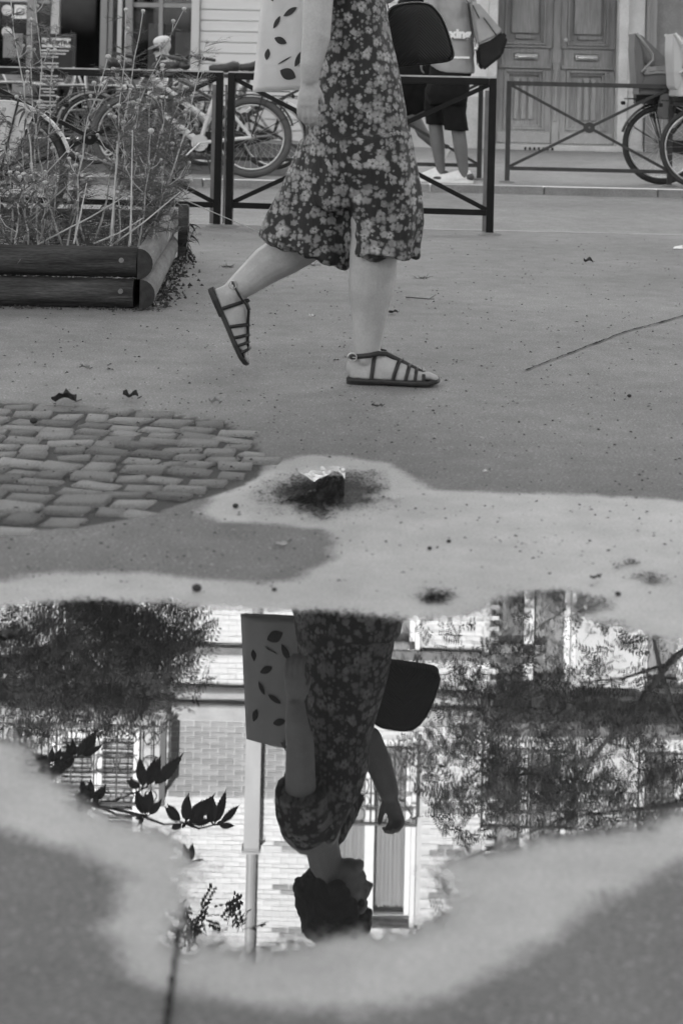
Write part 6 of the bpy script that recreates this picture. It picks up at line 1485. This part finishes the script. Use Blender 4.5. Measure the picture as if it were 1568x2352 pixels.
scatter('leaf_litter', 'debris along the foot of the front logs', 170, 'litter', lambda r_: (r_.uniform(.008, .028), r_.uniform(.004, .012), r_.uniform(.003, .012)), 10, .004, lambda r_: (r_.uniform(-1.7, -.7), F_R.y - .01 - abs(r_.normal()) * .035))
scatter('leaf_litter', 'pale crumbs caught in the seam between the two front logs', 150, 'litter_pale', lambda r_: (r_.uniform(.006, .022), r_.uniform(.004, .008), r_.uniform(.002, .006)), 11, .124, lambda r_: (r_.uniform(-1.7, -.8), F_R.y + .012 + r_.uniform(-.012, .03)))
def dead_leaf(x, y, L, label, m_='litter', h=.02):
    p = gnd(x, y); t = thing('dead_leaf', label, 'leaf', (p.x, p.y, 0)); m = Local(); n = 7
    vs_ = []
    for k in range(n):
        u = k / (n - 1); w = L * .34 * math.sin(PI * min(u * .94 + .05, 1)) * rng.uniform(.6, 1.1); c = Vector(((u - .5) * L, 0, .004 + h * abs(math.sin(u * 4 + x)) * .6))
        vs_ += [c + Vector((0, -w, h * rng.uniform(.2, 1))), c, c + Vector((.1 * w, w, h * rng.uniform(.2, 1.1)))]
    m.add(vs_, [(3 * k + e, 3 * k + e + 1, 3 * k + e + 4, 3 * k + e + 3) for k in range(n - 1) for e in (0, 1)]); m.build('blade', M[m_], t, recalc=False)
    m = Local(); m.tube([(L * .45, 0, .006), (L * .7, .004, .012)], .0016, 4); m.build('stalk', M['twig'], t); t.rotation_euler.z = rng.uniform(-.5, .5)
dead_leaf(147, 927, .07, 'large dark curled dead leaf at the back edge of the setts', 'litter', .022)
dead_leaf(300, 919, .045, 'smaller curled dead leaf right of the large one behind the setts', 'litter', .018)
dead_leaf(492, 931, .03, 'small pale curled leaf between setts and planter corner', 'litter_pale', .014)
dead_leaf(195, 851, .035, 'pale dead leaf alone on the pavement before the planter', 'litter_pale', .012)
dead_leaf(1350, 605, .05, 'dark dead leaf on the far pavement right of the woman', 'litter', .02)
dead_leaf(715, 730, .02, 'tiny white petal on the pavement between her feet', 'white_print', .008)
dead_leaf(900, 722, .05, 'thin dark leaf just left of her planted calf', 'litter', .01)
dead_leaf(865, 938, .03, 'narrow leaf on the pavement below her planted sandal', 'twig', .006)
dead_leaf(1115, 1088, .016, 'tiny pale flake on the dark asphalt above the damp silt', 'white_print', .004)
dead_leaf(645, 1255, .03, 'pale flat leaf on the tongue of dry asphalt', 'cobble', .003)
dead_leaf(1365, 1335, .02, 'small dark leaf beside the bright tiny puddle', 'litter', .006)
dead_leaf(12, 1465, .03, 'dark leaf floating at the left edge of the puddle', 'litter', .006)
def pebble(x, y, r, label):
    p = gnd(x, y); t = Local()
    o = MB().ell((p.x, p.y, r * .7), (r * 1.1, r, r * .8), 10, 7).build('pebble', M['litter'], None, smooth=True); tag(o, label, 'pebble')
pebble(541, 1166, .006, 'dark seed standing on the damp silt beside the pale setts'); pebble(452, 1357, .008, 'dark oblong pebble on the pale silt above the puddle'); pebble(630, 1357, .004, 'tiny dark pebble on the silt right of the oblong one')
pebble(78, 972, .010, 'round dark pebble lying on the setts'); pebble(1444, 912, .006, 'small black pebble on the asphalt at the right'); pebble(1030, 1246, .004, 'tiny dark pebble in the middle of the silt'); pebble(1418, 1368, .005, 'small dark pebble on the silt near the right edge')
pebble(986, 1262, .004, 'tiny dark pebble left of the middle one on the silt'); pebble(1000, 470 + 400, .004, 'dark crumb beside the toe of her planted sandal')
p, q, r_ = gnd(932, 686), gnd(985, 690), gnd(1000, 683)
tw = MB(); tw.tube([p + Vector((0, 0, .006)), p.lerp(q, .3) + Vector((0, -.01, .008)), q + Vector((0, 0, .006)), r_ + Vector((0, 0, .012))], [.003, .003, .0025, .001], 5); tw.tube([q + Vector((0, 0, .006)), q + Vector((.02, -.03, .01))], .0015, 4)
tag(tw.build('twig', M['twig'], None), 'thin curved twig on the pavement right of her planted leg', 'twig')
# tufts in the pavement
for x, y, k, lab in ((965, 641, 10, 'small dry grass tuft right of her planted knee'), (720, 610, 14, 'flattened dark tuft on the pavement under her raised leg'), (520, 614, 16, 'low dark tuft beside the raised sandal')):
    g0 = gnd(x, y); m = MB()
    for j in range(k * 3): ribbon(m, g0 + Vector((rng.normal() * .018, rng.normal() * .014, .002)), (rng.normal(), rng.normal(), rng.uniform(.2, .8)), rng.uniform(.02, .05), .003, .5, 2)
    tag(m.build('grass_tuft', M['weed_dark'], None, recalc=False), lab, 'grass tuft')
p = gnd(1556, 573); fl_ = thing('paper_scrap', 'white paper scrap at the right edge of the pavement', 'paper', (p.x, p.y, 0)); m = Local(); m.add([(-.03, 0, .004), (.03, .01, .004), (.04, .07, .02), (-.01, .06, .012)], [(0, 1, 2, 3)]); m.build('sheet', M['white_print'], fl_, recalc=False)
